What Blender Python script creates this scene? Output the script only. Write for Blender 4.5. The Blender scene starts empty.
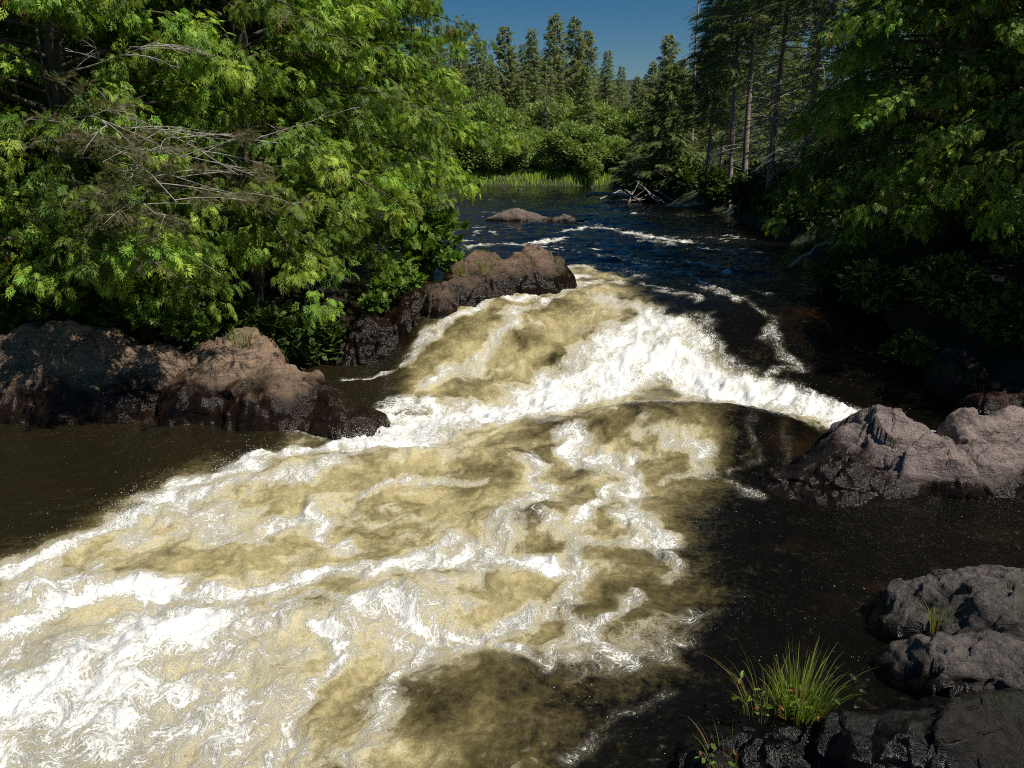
import bpy, math, random
import numpy as np
rng = np.random.default_rng(7)
random.seed(7)
C = bpy.context.scene.collection
PI = math.pi
R = math.radians

# ------------------------------------------------------------------ camera
CAM_Z, PITCH, FPX = 3.2, R(16.4), 796.0
cam_d = bpy.data.cameras.new('camera'); cam_d.sensor_width = 36; cam_d.lens = 36 * FPX / 1024
cam_d.clip_end = 3000; cam_d.clip_start = 0.05
cam = bpy.data.objects.new('camera', cam_d); C.objects.link(cam)
cam.location = (0, 0, CAM_Z); cam.rotation_euler = (PI / 2 - PITCH, 0, 0)
bpy.context.scene.camera = cam
CP, SP = math.cos(PITCH), math.sin(PITCH)
def at(px, py, z=0.0):                      # survey helper: picture point -> ground point at height z
    u, v = (px - 512) / FPX, (384 - py) / FPX
    dx, dy, dz = u, CP + v * SP, -SP + v * CP
    t = (z - CAM_Z) / dz
    return dx * t, dy * t
def at_y(px, py, Y):                        # -> point at distance Y
    u, v = (px - 512) / FPX, (384 - py) / FPX
    dx, dy, dz = u, CP + v * SP, -SP + v * CP
    t = Y / dy
    return dx * t, Y, CAM_Z + dz * t

# ------------------------------------------------------------------ noise
_G = np.stack([np.cos(np.arange(256) * 2 * PI / 256), np.sin(np.arange(256) * 2 * PI / 256)], 1)
def _h(ix, iy, s):
    h = (ix.astype(np.int64) * 374761393 + iy.astype(np.int64) * 668265263 + s * 974711) & 0xffffffff
    h = ((h ^ (h >> 13)) * 1274126177) & 0xffffffff
    return ((h ^ (h >> 16)) & 255)
def perlin(x, y, s=0):
    x = np.asarray(x, float); y = np.asarray(y, float)
    ix = np.floor(x); iy = np.floor(y); fx = x - ix; fy = y - iy
    u = fx * fx * fx * (fx * (fx * 6 - 15) + 10); v = fy * fy * fy * (fy * (fy * 6 - 15) + 10)
    def g(a, b):
        q = _G[_h(ix + a, iy + b, s)]
        return q[..., 0] * (fx - a) + q[..., 1] * (fy - b)
    a = g(0, 0) * (1 - u) + g(1, 0) * u
    b = g(0, 1) * (1 - u) + g(1, 1) * u
    return (a * (1 - v) + b * v) * 1.4
def fbm(x, y, o=4, s=0, gain=.5, lac=2.03):
    t = 0; a = 1.0; f = 1.0; n = 0
    for k in range(o):
        t = t + a * perlin(x * f + 17.3 * k, y * f - 9.1 * k, s + k * 31); n += a; a *= gain; f *= lac
    return t / n
def ridged(x, y, o=4, s=0, gain=.55):
    t = 0; a = 1.0; f = 1.0; n = 0
    for k in range(o):
        t = t + a * (1 - np.abs(perlin(x * f + 11.7 * k, y * f + 5.3 * k, s + k * 37)) * 1.6); n += a; a *= gain; f *= 2.1
    return t / n
def sstep(a, b, x):
    t = np.clip((x - a) / (b - a), 0, 1); return t * t * (3 - 2 * t)
def polydist(P, x, y, closed=False):
    P = np.asarray(P, float); n = len(P); best = np.full(np.shape(x), 1e9)
    for i in range(n if closed else n - 1):
        a = P[i]; b = P[(i + 1) % n]; d = b - a; l2 = max(d @ d, 1e-9)
        t = np.clip(((x - a[0]) * d[0] + (y - a[1]) * d[1]) / l2, 0, 1)
        best = np.minimum(best, (x - a[0] - t * d[0]) ** 2 + (y - a[1] - t * d[1]) ** 2)
    return np.sqrt(best)
def inside(P, x, y):
    r = np.zeros(np.shape(x), bool); n = len(P)
    for i in range(n):
        x0, y0 = P[i]; x1, y1 = P[(i + 1) % n]
        if y0 == y1: continue
        c = (y0 > y) != (y1 > y)
        r ^= c & (x < (x1 - x0) * (y - y0) / (y1 - y0) + x0)
    return r
def sdf(P, x, y):                           # negative inside
    d = polydist(P, x, y, True); return np.where(inside(P, x, y), -d, d)

# ------------------------------------------------------------------ mesh helpers
def mesh(name, V, quads=None, tris=None, smooth=True, attrs=None):
    V = np.asarray(V, np.float32).reshape(-1, 3)
    me = bpy.data.meshes.new(name)
    me.vertices.add(len(V)); me.vertices.foreach_set('co', V.ravel())
    li = []; st = []; tot = []; o = 0
    for F, k in ((quads, 4), (tris, 3)):
        if F is None or len(F) == 0: continue
        F = np.asarray(F, np.int32).reshape(-1, k)
        li.append(F.ravel()); st.append(o + np.arange(len(F), dtype=np.int32) * k); o += F.size
        tot.append(np.full(len(F), k, np.int32))
    li = np.concatenate(li); st = np.concatenate(st)
    me.loops.add(len(li)); me.loops.foreach_set('vertex_index', li)
    me.polygons.add(len(st)); me.polygons.foreach_set('loop_start', st)
    me.polygons.foreach_set('use_smooth', np.full(len(st), smooth, bool))
    for an, (ty, data) in (attrs or {}).items():
        a = me.attributes.new(an, ty, 'POINT')
        key = 'value' if ty == 'FLOAT' else 'vector'
        a.data.foreach_set(key, np.asarray(data, np.float32).ravel())
    me.update(calc_edges=True); me.validate()
    return me
def put(name, me, mat, parent=None, loc=None):
    o = bpy.data.objects.new(name, me); C.objects.link(o)
    if mat and not me.materials: me.materials.append(mat)
    if parent: o.parent = parent
    if loc is not None: o.location = loc
    return o
def tag(o, label=None, cat=None, group=None, kind=None):
    if label: o['label'] = label
    if cat: o['category'] = cat
    if group: o['group'] = group
    if kind: o['kind'] = kind
    return o
def empty(name, loc, rz=0, sc=1.0):
    o = bpy.data.objects.new(name, None); C.objects.link(o)
    o.location = loc; o.rotation_euler = (0, 0, rz)
    o.scale = (sc, sc, sc) if np.isscalar(sc) else sc
    o.empty_display_size = .2
    return o
def copy_tree(o, parent=None):
    c = o.copy(); C.objects.link(c)
    if parent: c.parent = parent
    for ch in list(o.children): copy_tree(ch, c)
    return c

class MB:                                   # collects verts / quads / tris plus tint
    def __init__(s): s.V = []; s.Q = []; s.T = []; s.A = []; s.n = 0
    def add(s, V, Q=None, T=None, tint=None):
        V = np.asarray(V, float).reshape(-1, 3)
        if Q is not None and len(Q): s.Q.append(np.asarray(Q) + s.n)
        if T is not None and len(T): s.T.append(np.asarray(T) + s.n)
        s.V.append(V); s.A.append(np.tile([1., 0., 0.], (len(V), 1)) if tint is None else np.broadcast_to(tint, (len(V), 3)))
        s.n += len(V)
    def mesh(s, name, smooth=True):
        return mesh(name, np.concatenate(s.V), np.concatenate(s.Q) if s.Q else None, np.concatenate(s.T) if s.T else None,
                    smooth, {'tint': ('FLOAT_VECTOR', np.concatenate(s.A))})
def tube(mb, pts, rad, sides=6, tint=None):
    pts = np.asarray(pts, float); n = len(pts); rad = np.broadcast_to(rad, (n,))
    d = np.gradient(pts, axis=0); d /= np.linalg.norm(d, axis=1)[:, None] + 1e-9
    ref = np.where(np.abs(d[:, 2:3]) > .9, [[1., 0, 0]], [[0., 0, 1]])
    a = np.cross(d, ref); a /= np.linalg.norm(a, axis=1)[:, None] + 1e-9
    b = np.cross(d, a)
    th = np.arange(sides) * 2 * PI / sides
    V = pts[:, None] + rad[:, None, None] * (np.cos(th)[None, :, None] * a[:, None] + np.sin(th)[None, :, None] * b[:, None])
    i = np.arange(n - 1)[:, None] * sides; k = np.arange(sides)[None]
    k2 = (k + 1) % sides
    Q = np.stack([i + k, i + k2, i + sides + k2, i + sides + k], -1).reshape(-1, 4)
    T = [[(n - 1) * sides + (j + 1), (n - 1) * sides + j, (n - 1) * sides] for j in range(1, sides - 1)]
    T = [[(n - 1) * sides, (n - 1) * sides + j, (n - 1) * sides + j + 1] for j in range(1, sides - 1)]
    mb.add(V.reshape(-1, 3), Q, T, tint)

# ------------------------------------------------------------------ materials
def nt(name):
    m = bpy.data.materials.new(name); m.use_nodes = True
    t = m.node_tree; t.nodes.clear()
    return m, t
class N:
    def __init__(s, t): s.t = t
    def n(s, ty, **kw):
        x = s.t.nodes.new(ty)
        for k, v in kw.items():
            if k.startswith('i_'):
                x.inputs[k[2:].replace('_', ' ')].default_value = v
            else: setattr(x, k, v)
        return x
    def l(s, a, b): s.t.links.new(a, b)
    def val(s, v, sock):
        if hasattr(v, 'is_linked') or isinstance(v, bpy.types.NodeSocket): s.l(v, sock)
        else: sock.default_value = v
    def math(s, op, a, b=0.0, c=None, clamp=False):
        x = s.n('ShaderNodeMath', operation=op, use_clamp=clamp)
        s.val(a, x.inputs[0]); s.val(b, x.inputs[1])
        if c is not None: s.val(c, x.inputs[2])
        return x.outputs[0]
    def mix(s, f, a, b, blend='MIX'):
        x = s.n('ShaderNodeMix', data_type='RGBA', blend_type=blend)
        s.val(f, x.inputs[0]); s.val(a, x.inputs[6]); s.val(b, x.inputs[7]); return x.outputs[2]
    def ramp(s, v, a, b, lo=0.0, hi=1.0):
        x = s.n('ShaderNodeMapRange', interpolation_type='SMOOTHSTEP')
        s.val(v, x.inputs[0]); s.val(a, x.inputs[1]); s.val(b, x.inputs[2]); s.val(lo, x.inputs[3]); s.val(hi, x.inputs[4])
        return x.outputs[0]
    def noise(s, vec, scale, detail=4, rough=.55, dist=0.0):
        x = s.n('ShaderNodeTexNoise'); s.l(vec, x.inputs['Vector'])
        x.inputs['Scale'].default_value = scale; x.inputs['Detail'].default_value = detail
        x.inputs['Roughness'].default_value = rough; x.inputs['Distortion'].default_value = dist
        return x.outputs['Fac']
    def attr(s, name):
        return s.n('ShaderNodeAttribute', attribute_name=name)
    def out(s, sh):
        o = s.n('ShaderNodeOutputMaterial'); s.l(sh, o.inputs[0])
def c4(r, g, b): return (r, g, b, 1)

def leaf_mat(name, col, col2, trans=.35, rough=.55, accent=(.25, .12, .03), spec=.3):
    m, t = nt(name); n = N(t)
    a = n.attr('tint'); sx = n.n('ShaderNodeSeparateXYZ'); n.l(a.outputs['Vector'], sx.inputs[0])
    base = n.mix(sx.outputs[1], c4(*col), c4(*col2))
    base = n.mix(sx.outputs[2], base, c4(*accent))
    geo = n.n('ShaderNodeNewGeometry')
    hv = n.n('ShaderNodeVectorMath', operation='SCALE'); n.l(base, hv.inputs[0]); n.l(sx.outputs[0], hv.inputs['Scale'])
    p = n.n('ShaderNodeBsdfPrincipled'); n.l(hv.outputs[0], p.inputs['Base Color'])
    p.inputs['Roughness'].default_value = rough; p.inputs['Specular IOR Level'].default_value = spec
    tr = n.n('ShaderNodeBsdfTranslucent')
    tc = n.n('ShaderNodeMix', data_type='RGBA', blend_type='MULTIPLY'); tc.inputs[0].default_value = 1
    n.l(hv.outputs[0], tc.inputs[6]); tc.inputs[7].default_value = c4(1.25, 1.2, .55)
    n.l(tc.outputs[2], tr.inputs[0])
    mx = n.n('ShaderNodeMixShader'); mx.inputs[0].default_value = trans
    n.l(p.outputs[0], mx.inputs[1]); n.l(tr.outputs[0], mx.inputs[2]); n.out(mx.outputs[0])
    return m
def bark_mat(name, a, b, scale=9, rough=.85):
    m, t = nt(name); n = N(t)
    tc = n.n('ShaderNodeTexCoord'); mp = n.n('ShaderNodeMapping'); n.l(tc.outputs['Object'], mp.inputs[0])
    mp.inputs['Scale'].default_value = (1, 1, .25)
    f = n.noise(mp.outputs[0], scale, 6, .65)
    col = n.mix(n.ramp(f, .35, .65), c4(*a), c4(*b))
    at_ = n.attr('tint'); sx = n.n('ShaderNodeSeparateXYZ'); n.l(at_.outputs['Vector'], sx.inputs[0])
    hv = n.n('ShaderNodeVectorMath', operation='SCALE'); n.l(col, hv.inputs[0]); n.l(sx.outputs[0], hv.inputs['Scale'])
    p = n.n('ShaderNodeBsdfPrincipled'); n.l(hv.outputs[0], p.inputs['Base Color']); p.inputs['Roughness'].default_value = rough
    bp = n.n('ShaderNodeBump'); bp.inputs['Strength'].default_value = .6; bp.inputs['Distance'].default_value = .02
    n.l(f, bp.inputs['Height']); n.l(bp.outputs[0], p.inputs['Normal']); n.out(p.outputs[0])
    return m
def rock_mat(name, ca, cb, cdark, wet_z, wet_w=.25, moss=0.0, lichen=.3, wet_y=None, wet_x=None):
    m, t = nt(name); n = N(t)
    g = n.n('ShaderNodeNewGeometry'); P = g.outputs['Position']
    sx = n.n('ShaderNodeSeparateXYZ'); n.l(P, sx.inputs[0])
    big = n.noise(P, 1.7, 5, .6, .4); mid = n.noise(P, 7, 8, .68, .3); fine = n.noise(P, 55, 5, .7)
    mp = n.n('ShaderNodeMapping'); n.l(P, mp.inputs[0]); mp.inputs['Rotation'].default_value = (.5, .35, .6); mp.inputs['Scale'].default_value = (1, 1, 5)
    strata = n.noise(mp.outputs[0], 2.2, 7, .65, .6)
    col = n.mix(n.ramp(big, .36, .64), c4(*ca), c4(*cb))
    col = n.mix(n.ramp(strata, .42, .66, 0, .8), col, c4(*[x * .38 for x in ca]))
    col = n.mix(n.ramp(mid, .5, .68, 0, .75), col, c4(*cdark))
    m2_ = n.noise(P, 19, 6, .75, .5)
    col = n.mix(n.ramp(m2_, .46, .34, 0, .7), col, c4(*cdark))
    col = n.mix(n.ramp(fine, .52, .62, 0, .75), col, c4(*[min(1, x * 1.7) for x in cb]))
    col = n.mix(n.ramp(fine, .42, .28, 0, .75), col, c4(.012, .011, .009))
    li = n.noise(P, 4.3, 6, .75)
    col = n.mix(n.math('MULTIPLY', n.ramp(li, .58, .64), lichen), col, c4(.23, .22, .18))
    ms = n.math('MULTIPLY', n.ramp(n.noise(P, 2.6, 6, .7), .5, .62), moss)
    col = n.mix(ms, col, c4(.035, .045, .012))
    # wet band rising from the waterline
    wn = n.math('MULTIPLY_ADD', n.math('SUBTRACT', big, .5), wet_w * 2.4, sx.outputs[2])
    wn = n.math('MULTIPLY_ADD', n.math('SUBTRACT', mid, .5), wet_w * .9, wn)
    if wet_y is not None:                  # ground level climbs upstream, the wet line with it
        wn = n.math('SUBTRACT', wn, n.math('MULTIPLY', n.math('SUBTRACT', sx.outputs[1], wet_y[0]), wet_y[1]))
    if wet_x is not None: wn = n.math('SUBTRACT', wn, n.math('MULTIPLY', n.math('MAXIMUM', n.math('SUBTRACT', wet_x[0], sx.outputs[0]), 0.0), wet_x[1]))
    wet = n.ramp(wn, wet_z + wet_w * .6, wet_z - wet_w * .5)
    dk = n.mix(1.0, col, c4(.05, .042, .036), 'MULTIPLY')
    col = n.mix(wet, col, dk)
    p = n.n('ShaderNodeBsdfPrincipled'); n.l(col, p.inputs['Base Color'])
    n.l(n.math('MULTIPLY_ADD', wet, n.math('MULTIPLY_ADD', mid, .4, -.80), .8), p.inputs['Roughness'])
    n.l(n.math('MULTIPLY_ADD', wet, -.06, .28), p.inputs['Specular IOR Level'])
    h = n.math('MULTIPLY_ADD', mid, n.math('MULTIPLY_ADD', wet, .45, .55), n.math('MULTIPLY', fine, n.math('MULTIPLY_ADD', wet, -.125, .13)))
    h = n.math('MULTIPLY_ADD', strata, .9, h); h = n.math('MULTIPLY_ADD', m2_, n.math('MULTIPLY_ADD', wet, -.26, .32), h)
    bp = n.n('ShaderNodeBump'); n.l(n.math('MULTIPLY_ADD', wet, -.62, 1.0), bp.inputs['Strength']); bp.inputs['Distance'].default_value = .11
    n.l(h, bp.inputs['Height']); n.l(bp.outputs[0], p.inputs['Normal']); n.out(p.outputs[0])
    return m

# ------------------------------------------------------------------ river plan
RIVER = [(-9, -3), (-9, 3), (-8.2, 7), (-6.3, 9.3), (-4.2, 10.6), (-3.2, 11.4), (-2.8, 13), (-2.9, 14.6), (-4.2, 17), (-6.5, 22), (-8.5, 30),
         (-9.5, 40), (-9, 47), (-6, 50.5), (-2, 52), (4, 52.5), (9, 54), (14, 60), (16, 58), (11, 49), (7.5, 42), (6.3, 37.5), (7.0, 34), (8.0, 31), (7.6, 26), (7.2, 21),
         (6.3, 16.5), (5.4, 13), (5.7, 11), (6.6, 9.6), (6.2, 7.6), (5.2, 6), (3.3, 4.6), (2.0, 3.7), (1.1, 3.0), (.4, 2.2), (-.6, .6), (-1.2, -3)]
LOWER = 0.0
def level(x, y):
    """mean water level: upper river at 0.9 m falling over the ledge to 0"""
    s = sstep(9.9, 13.4, y + .12 * (x - 1))
    s2 = sstep(9.6, 12.8, y)
    w = sstep(-2.6, -1.2, x)
    # the little bay behind the left rock lies at the lower level
    bay = 1 - sstep(-2.2, -1.2, x - (y - 11.5) * -.1)
    bay = bay * (1 - sstep(12.6, 14.2, y))
    up = .9 * s * (1 - bay)
    return up + .06 * sstep(25, 50, y)
def ground_z(x, y):
    x = np.asarray(x, float); y = np.asarray(y, float)
    d = sdf(RIVER, x, y)
    lv = level(x, y)
    near = sstep(7, 2, y) * sstep(-2, 2, x)           # camera-side bank: low ledge
    rise = .12 + .95 * (1 - np.exp(-np.maximum(d, 0) / 1.6)) * (1 - .95 * near)
    rise += .05 * np.maximum(d - 3, 0)
    rise = rise + .10 * np.maximum(y - 56, 0) * sstep(56, 66, y) * .8
    rise = np.minimum(rise, 16 + 0 * d)
    z = np.where(d > 0, lv + rise * sstep(0, .5, d), lv - .9 * sstep(0, -1.2, d) - .05)
    z = z + fbm(x * .7, y * .7, 4, 5) * .16 * sstep(-.2, 1, d)
    return z
def gz(x, y): return float(ground_z(np.array([x]), np.array([y]))[0])

# ------------------------------------------------------------------ ground sheet
def build_ground():
    ax = np.unique(np.concatenate([np.linspace(-14, 18, 260), -14 - np.geomspace(.2, 900, 46), 18 + np.geomspace(.2, 900, 46)]))
    ay = np.unique(np.concatenate([np.linspace(-6, 22, 240), np.linspace(22, 64, 110), 64 + np.geomspace(.5, 1500, 50), -6 - np.geomspace(.3, 400, 24)]))
    X, Y = np.meshgrid(ax, ay); Z = ground_z(X, Y)
    nx, ny = len(ax), len(ay)
    i = (np.arange(ny - 1)[:, None] * nx + np.arange(nx - 1)[None]).ravel()
    Q = np.stack([i, i + 1, i + nx + 1, i + nx], 1)
    m, t = nt('forest_floor'); n = N(t)
    g = n.n('ShaderNodeNewGeometry'); P = g.outputs['Position']
    a = n.noise(P, 1.3, 6, .65); b = n.noise(P, 14, 6, .7); c = n.noise(P, 60, 4, .7)
    col = n.mix(n.ramp(a, .4, .6), c4(.028, .02, .012), c4(.02, .026, .009))
    col = n.mix(n.ramp(b, .5, .65, 0, .8), col, c4(.04, .028, .015))
    col = n.mix(n.ramp(c, .56, .7, 0, .6), col, c4(.05, .038, .024))
    sy = n.n('ShaderNodeSeparateXYZ'); n.l(P, sy.inputs[0])
    col = n.mix(n.math('MULTIPLY', n.ramp(sy.outputs[1], 13, 20), .8), col, n.mix(b, c4(.012, .02, .006), c4(.05, .075, .02)))
    p = n.n('ShaderNodeBsdfPrincipled'); n.l(col, p.inputs['Base Color']); p.inputs['Roughness'].default_value = .9
    bp = n.n('ShaderNodeBump'); bp.inputs['Distance'].default_value = .06; n.l(n.math('ADD', b, n.math('MULTIPLY', c, .4)), bp.inputs['Height'])
    n.l(bp.outputs[0], p.inputs['Normal']); n.out(p.outputs[0])
    tag(put('ground', mesh('ground', np.stack([X, Y, Z], -1), Q), m), kind='structure')
build_ground()

# ------------------------------------------------------------------ rocks
ROCKS = []
def facets(x, y, sc, seed):
    # broken blocks: jittered cells, each a tilted plane
    u = x * sc + .12 * fbm(x * sc * 1.3, y * sc * 1.3, 3, seed + 2); v = y * sc + .12 * fbm(x * sc * 1.3 + 9, y * sc * 1.3, 3, seed + 3)
    iu, iv = np.floor(u), np.floor(v); bd = np.full(np.shape(u), 9.0); out = np.zeros(np.shape(u))
    for a in (-1, 0, 1):
        for b in (-1, 0, 1):
            cu, cv = iu + a, iv + b
            ju = cu + .15 + .7 * _h(cu, cv, seed) / 255; jv = cv + .15 + .7 * _h(cu, cv, seed + 11) / 255
            d = (u - ju) ** 2 + (v - jv) ** 2; k = d < bd
            h = (_h(cu, cv, seed + 23) / 255 - .5) + (_h(cu, cv, seed + 31) / 255 - .5) * 1.5 * (u - ju) + (_h(cu, cv, seed + 41) / 255 - .5) * 1.5 * (v - jv)
            bd = np.where(k, d, bd); out = np.where(k, h, out)
    return out / sc
def bumps_z(B, x, y, seed, rough):
    wx = x + .22 * fbm(x * 1.3, y * 1.3, 4, seed) ; wy = y + .22 * fbm(x * 1.3 + 40, y * 1.3, 4, seed + 3)
    z = np.full(np.shape(x), -9.0)
    for (cx, cy, rx, ry, h, rot, p) in B:
        c, s = math.cos(rot), math.sin(rot)
        u = ((wx - cx) * c + (wy - cy) * s) / rx; v = (-(wx - cx) * s + (wy - cy) * c) / ry
        d = np.sqrt(u * u + v * v + 1e-6)
        zi = h * (1 - d ** p) - np.maximum(d - 1.0, 0) * .9
        rk = np.random.default_rng(seed * 7 + int(cx * 10) % 50 + 100)
        for th in rk.uniform(0, 2 * PI) + np.arange(6) * 2 * PI / 6 + rk.normal(0, .3, 6):
            pl = h * (rk.uniform(.90, 1.18) - rk.uniform(.3, .95) * (u * math.cos(th) + v * math.sin(th)))
            k2 = .05 * h
            if p >= 3.5: continue
            zi = np.minimum(zi, pl) - k2 * .7 * np.exp(-np.abs(zi - pl) / k2)
        k = .06
        z = np.maximum(z, zi) + np.log1p(np.exp(-np.abs(z - zi) / k)) * k * .6 * (z > -8)
    f1 = perlin(wx * 1.3 + .5 * wy, wy * .8, seed + 9)
    st = np.abs(((f1 * 2.2) % 1) - .5)
    z = z + rough * (.30 * fbm(x * 1.3, y * 1.3, 7, seed + 20, .54) + .20 * (st - .25) + .14 * (ridged(x * 1.9 + .8 * y, y * 1.1 - .5 * x, 4, seed + 4) - .6))
    rx_ = x * .82 + y * .57; ry_ = -x * .57 + y * .82
    z = z + rough * (.55 * facets(rx_ * .7, ry_ * 1.25, 1.7, seed + 300) + .5 * facets(rx_, ry_ * 1.4, 4.3, seed + 340))
    cr = np.abs(perlin(wx * .75, wy * .75 - wx * .5, seed + 50))
    z = z - rough * .26 * np.exp(-(cr / .013) ** 2) * sstep(-.1, .3, fbm(x * 1.5, y * 1.5, 2, seed + 55))
    return z
def rock(label, B, mat, seed, rough=.32, res=.02, base=-.35, cat='rock', group=None, name='rock', furrow=None):
    B = np.array(B, float)
    m = 1.5
    x0, x1 = (B[:, 0] - B[:, 2:4].max(1) * m).min(), (B[:, 0] + B[:, 2:4].max(1) * m).max()
    y0, y1 = (B[:, 1] - B[:, 2:4].max(1) * m).min(), (B[:, 1] + B[:, 2:4].max(1) * m).max()
    ax = np.arange(x0, x1, res); ay = np.arange(y0, y1, res)
    X, Y = np.meshgrid(ax, ay); Z = bumps_z(B, X, Y, seed, rough)
    if furrow:
        fa_, ff, fm_ = furrow; uu = X * math.cos(fa_) + Y * math.sin(fa_) + .10 * fbm(X * 1.6, Y * 1.6, 3, seed + 90); vv = -X * math.sin(fa_) + Y * math.cos(fa_)
        Z = Z + fm_ * (np.abs(perlin(uu * ff, vv * ff * .28, seed + 91)) ** .7 - .30) + fm_ * .35 * (np.abs(perlin(uu * ff * 2.7, vv * ff * .8, seed + 92)) ** .7 - .30)
    lv = level(X, Y); bz = lv + base
    keep = Z > bz - .25
    Z = np.maximum(Z, bz - .3)
    nx, ny = len(ax), len(ay)
    i = (np.arange(ny - 1)[:, None] * nx + np.arange(nx - 1)[None])
    kf = keep[:-1, :-1] | keep[1:, :-1] | keep[:-1, 1:] | keep[1:, 1:]
    i = i[kf].ravel()
    Q = np.stack([i, i + 1, i + nx + 1, i + nx], 1)
    # crag: push sideways a little so steep faces are not a pure height field
    X2 = X + .05 * fbm(Z * 6 + X * 2, Y * 2, 3, seed + 70); Y2 = Y + .07 * fbm(Z * 7 + Y * 2, X * 2, 3, seed + 71)
    used = np.unique(Q); remap = np.zeros(nx * ny, np.int64); remap[used] = np.arange(len(used))
    V = np.stack([X2, Y2, Z], -1).reshape(-1, 3)[used]
    cx, cy = B[0, 0], B[0, 1]; V = V - np.array([cx, cy, 0])
    o = put(name, mesh(name, V, remap[Q]), mat, loc=(cx, cy, 0))
    tag(o, label, cat, group)
    ROCKS.append((B, seed, rough))
    return o
M = {}
M['rock_pink'] = rock_mat('pink_granite', (.42, .275, .175), (.31, .215, .15), (.06, .045, .035), .50, .42, 0.25, .25)
M['rock_mid'] = rock_mat('brown_gneiss', (.30, .195, .125), (.22, .145, .10), (.045, .035, .03), 1.16, .42, .25, .2, wet_y=(13, .22))
M['rock_far'] = rock_mat('river_rock', (.24, .18, .14), (.17, .13, .105), (.06, .045, .035), 1.0, .15, 0, .3)
M['rock_grey'] = rock_mat('grey_granite', (.36, .28, .25), (.27, .21, .19), (.06, .05, .045), .19, .2, .15, .4, wet_x=(3.75, .55))
M['rock_dark'] = rock_mat('ledge_painted_shade', (.036, .03, .026), (.022, .018, .016), (.01, .009, .008), .2, .3, .5, .0)  # near-black albedo carries the shade of the right bank
M['rock_rust'] = rock_mat('rusty_ledge', (.16, .07, .035), (.10, .045, .024), (.025, .015, .01), .35, .3, .2, .1)
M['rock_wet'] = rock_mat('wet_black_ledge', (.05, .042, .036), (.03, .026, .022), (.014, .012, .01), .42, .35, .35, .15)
M['rock_fore'] = rock_mat('foreground_granite', (.20, .17, .155), (.11, .093, .085), (.03, .026, .023), .16, .16, .35, .4)

rock('domed pinkish rock lit by sun, its wet nose sloping into the rapids at left',
     [(-3.75, 9.9, 1.0, .85, .98, .1, 2.6), (-2.95, 9.55, .95, .72, .68, -.2, 2.4), (-2.2, 9.2, .85, .5, .36, -.4, 2.2)], M['rock_pink'], 11, .34, furrow=(.15, .9, .14))
rock('dark rock mottled with leaf shade under the left trees, behind the pool',
     [(-5.9, 10.0, 1.6, .85, 1.15, 0, 2.6), (-4.75, 9.85, .9, .62, .9, .2, 2.4)], M['rock_pink'], 23, .3)
rock('brown ridge of rock with wet black flanks jutting out above the yellow tongue of water',
     [(.42, 14.0, 1.05, .85, 1.42, .1, 3.6), (-.35, 13.7, 1.25, .9, 1.45, .4, 2.8), (-.6, 13.45, 1.9, .75, 1.25, .42, 2.6), (-.1, 13.85, 1.3, .8, 1.38, .3, 3.6), (-1.3, 13.05, 1.2, .8, 1.2, .5, 2.6), (-2.25, 12.5, .9, .6, .72, .5, 2.4)], M['rock_mid'], 31, .42, furrow=(-.2, .9, .26))
rock('long low flat rock in midstream above the rapids',
     [(.35, 27.3, 1.9, .8, 1.42, -.05, 2.6), (1.7, 27.0, 1.6, .55, 1.24, 0, 2.4)], M['rock_far'], 41, .22, .04)
rock('small dark rock barely breaking the surface right of the flat midstream rock',
     [(3.4, 23.8, .7, .4, 1.12, .1, 2.4)], M['rock_far'], 45, .16, .03)
rock('wedge of cracked pink grey rock beside the white chute on the right',
     [(3.85, 7.7, .82, .7, .60, .15, 3.2), (3.25, 7.4, .75, .5, .36, .5, 2.6), (4.25, 7.55, .45, .55, .50, 0, 3.2)], M['rock_grey'], 52, .34, .015, furrow=(.5, 1.1, .16))
rock('blunt pale pink rock right of the cracked wedge, at the right edge',
     [(5.0, 7.85, .62, .55, .62, .2, 3.2), (4.75, 7.5, .5, .45, .42, .1, 3.0), (5.7, 7.6, .6, .5, .5, -.2, 2.8)], M['rock_grey'], 57, .32, .015, furrow=(.2, 1.2, .14))
rock('low rusty brown rock in shade behind the blunt pale rock',
     [(6.2, 9.3, .9, .5, .40, .1, 2.6)], M['rock_rust'], 59, .22, .02)
rock('broken grey rock with a wisp of grass at lower right',
     [(3.45, 4.58, .95, .55, .44, -.3, 3.6), (2.85, 4.12, .62, .32, .27, -.5, 3.6), (3.6, 3.9, .85, .45, .36, -.3, 3.6)], M['rock_fore'], 63, .44, .011)
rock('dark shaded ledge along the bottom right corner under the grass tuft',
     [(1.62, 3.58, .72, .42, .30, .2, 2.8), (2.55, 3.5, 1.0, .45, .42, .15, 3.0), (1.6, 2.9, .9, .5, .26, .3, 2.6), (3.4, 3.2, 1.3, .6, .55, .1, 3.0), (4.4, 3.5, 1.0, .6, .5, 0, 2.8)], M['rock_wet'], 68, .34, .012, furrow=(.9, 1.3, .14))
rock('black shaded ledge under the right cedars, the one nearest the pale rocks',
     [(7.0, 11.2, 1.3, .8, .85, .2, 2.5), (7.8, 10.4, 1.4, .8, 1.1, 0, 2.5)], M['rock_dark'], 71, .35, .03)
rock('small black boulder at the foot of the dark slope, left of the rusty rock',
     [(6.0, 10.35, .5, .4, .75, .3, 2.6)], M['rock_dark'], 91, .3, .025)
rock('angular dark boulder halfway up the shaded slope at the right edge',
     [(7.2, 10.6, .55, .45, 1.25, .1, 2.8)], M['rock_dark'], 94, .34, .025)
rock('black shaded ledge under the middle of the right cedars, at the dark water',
     [(5.9, 13.2, 1.2, .9, 1.35, .5, 2.5), (6.9, 12.6, 1.2, .8, 1.4, .2, 2.5)], M['rock_dark'], 74, .35, .03)
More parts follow.
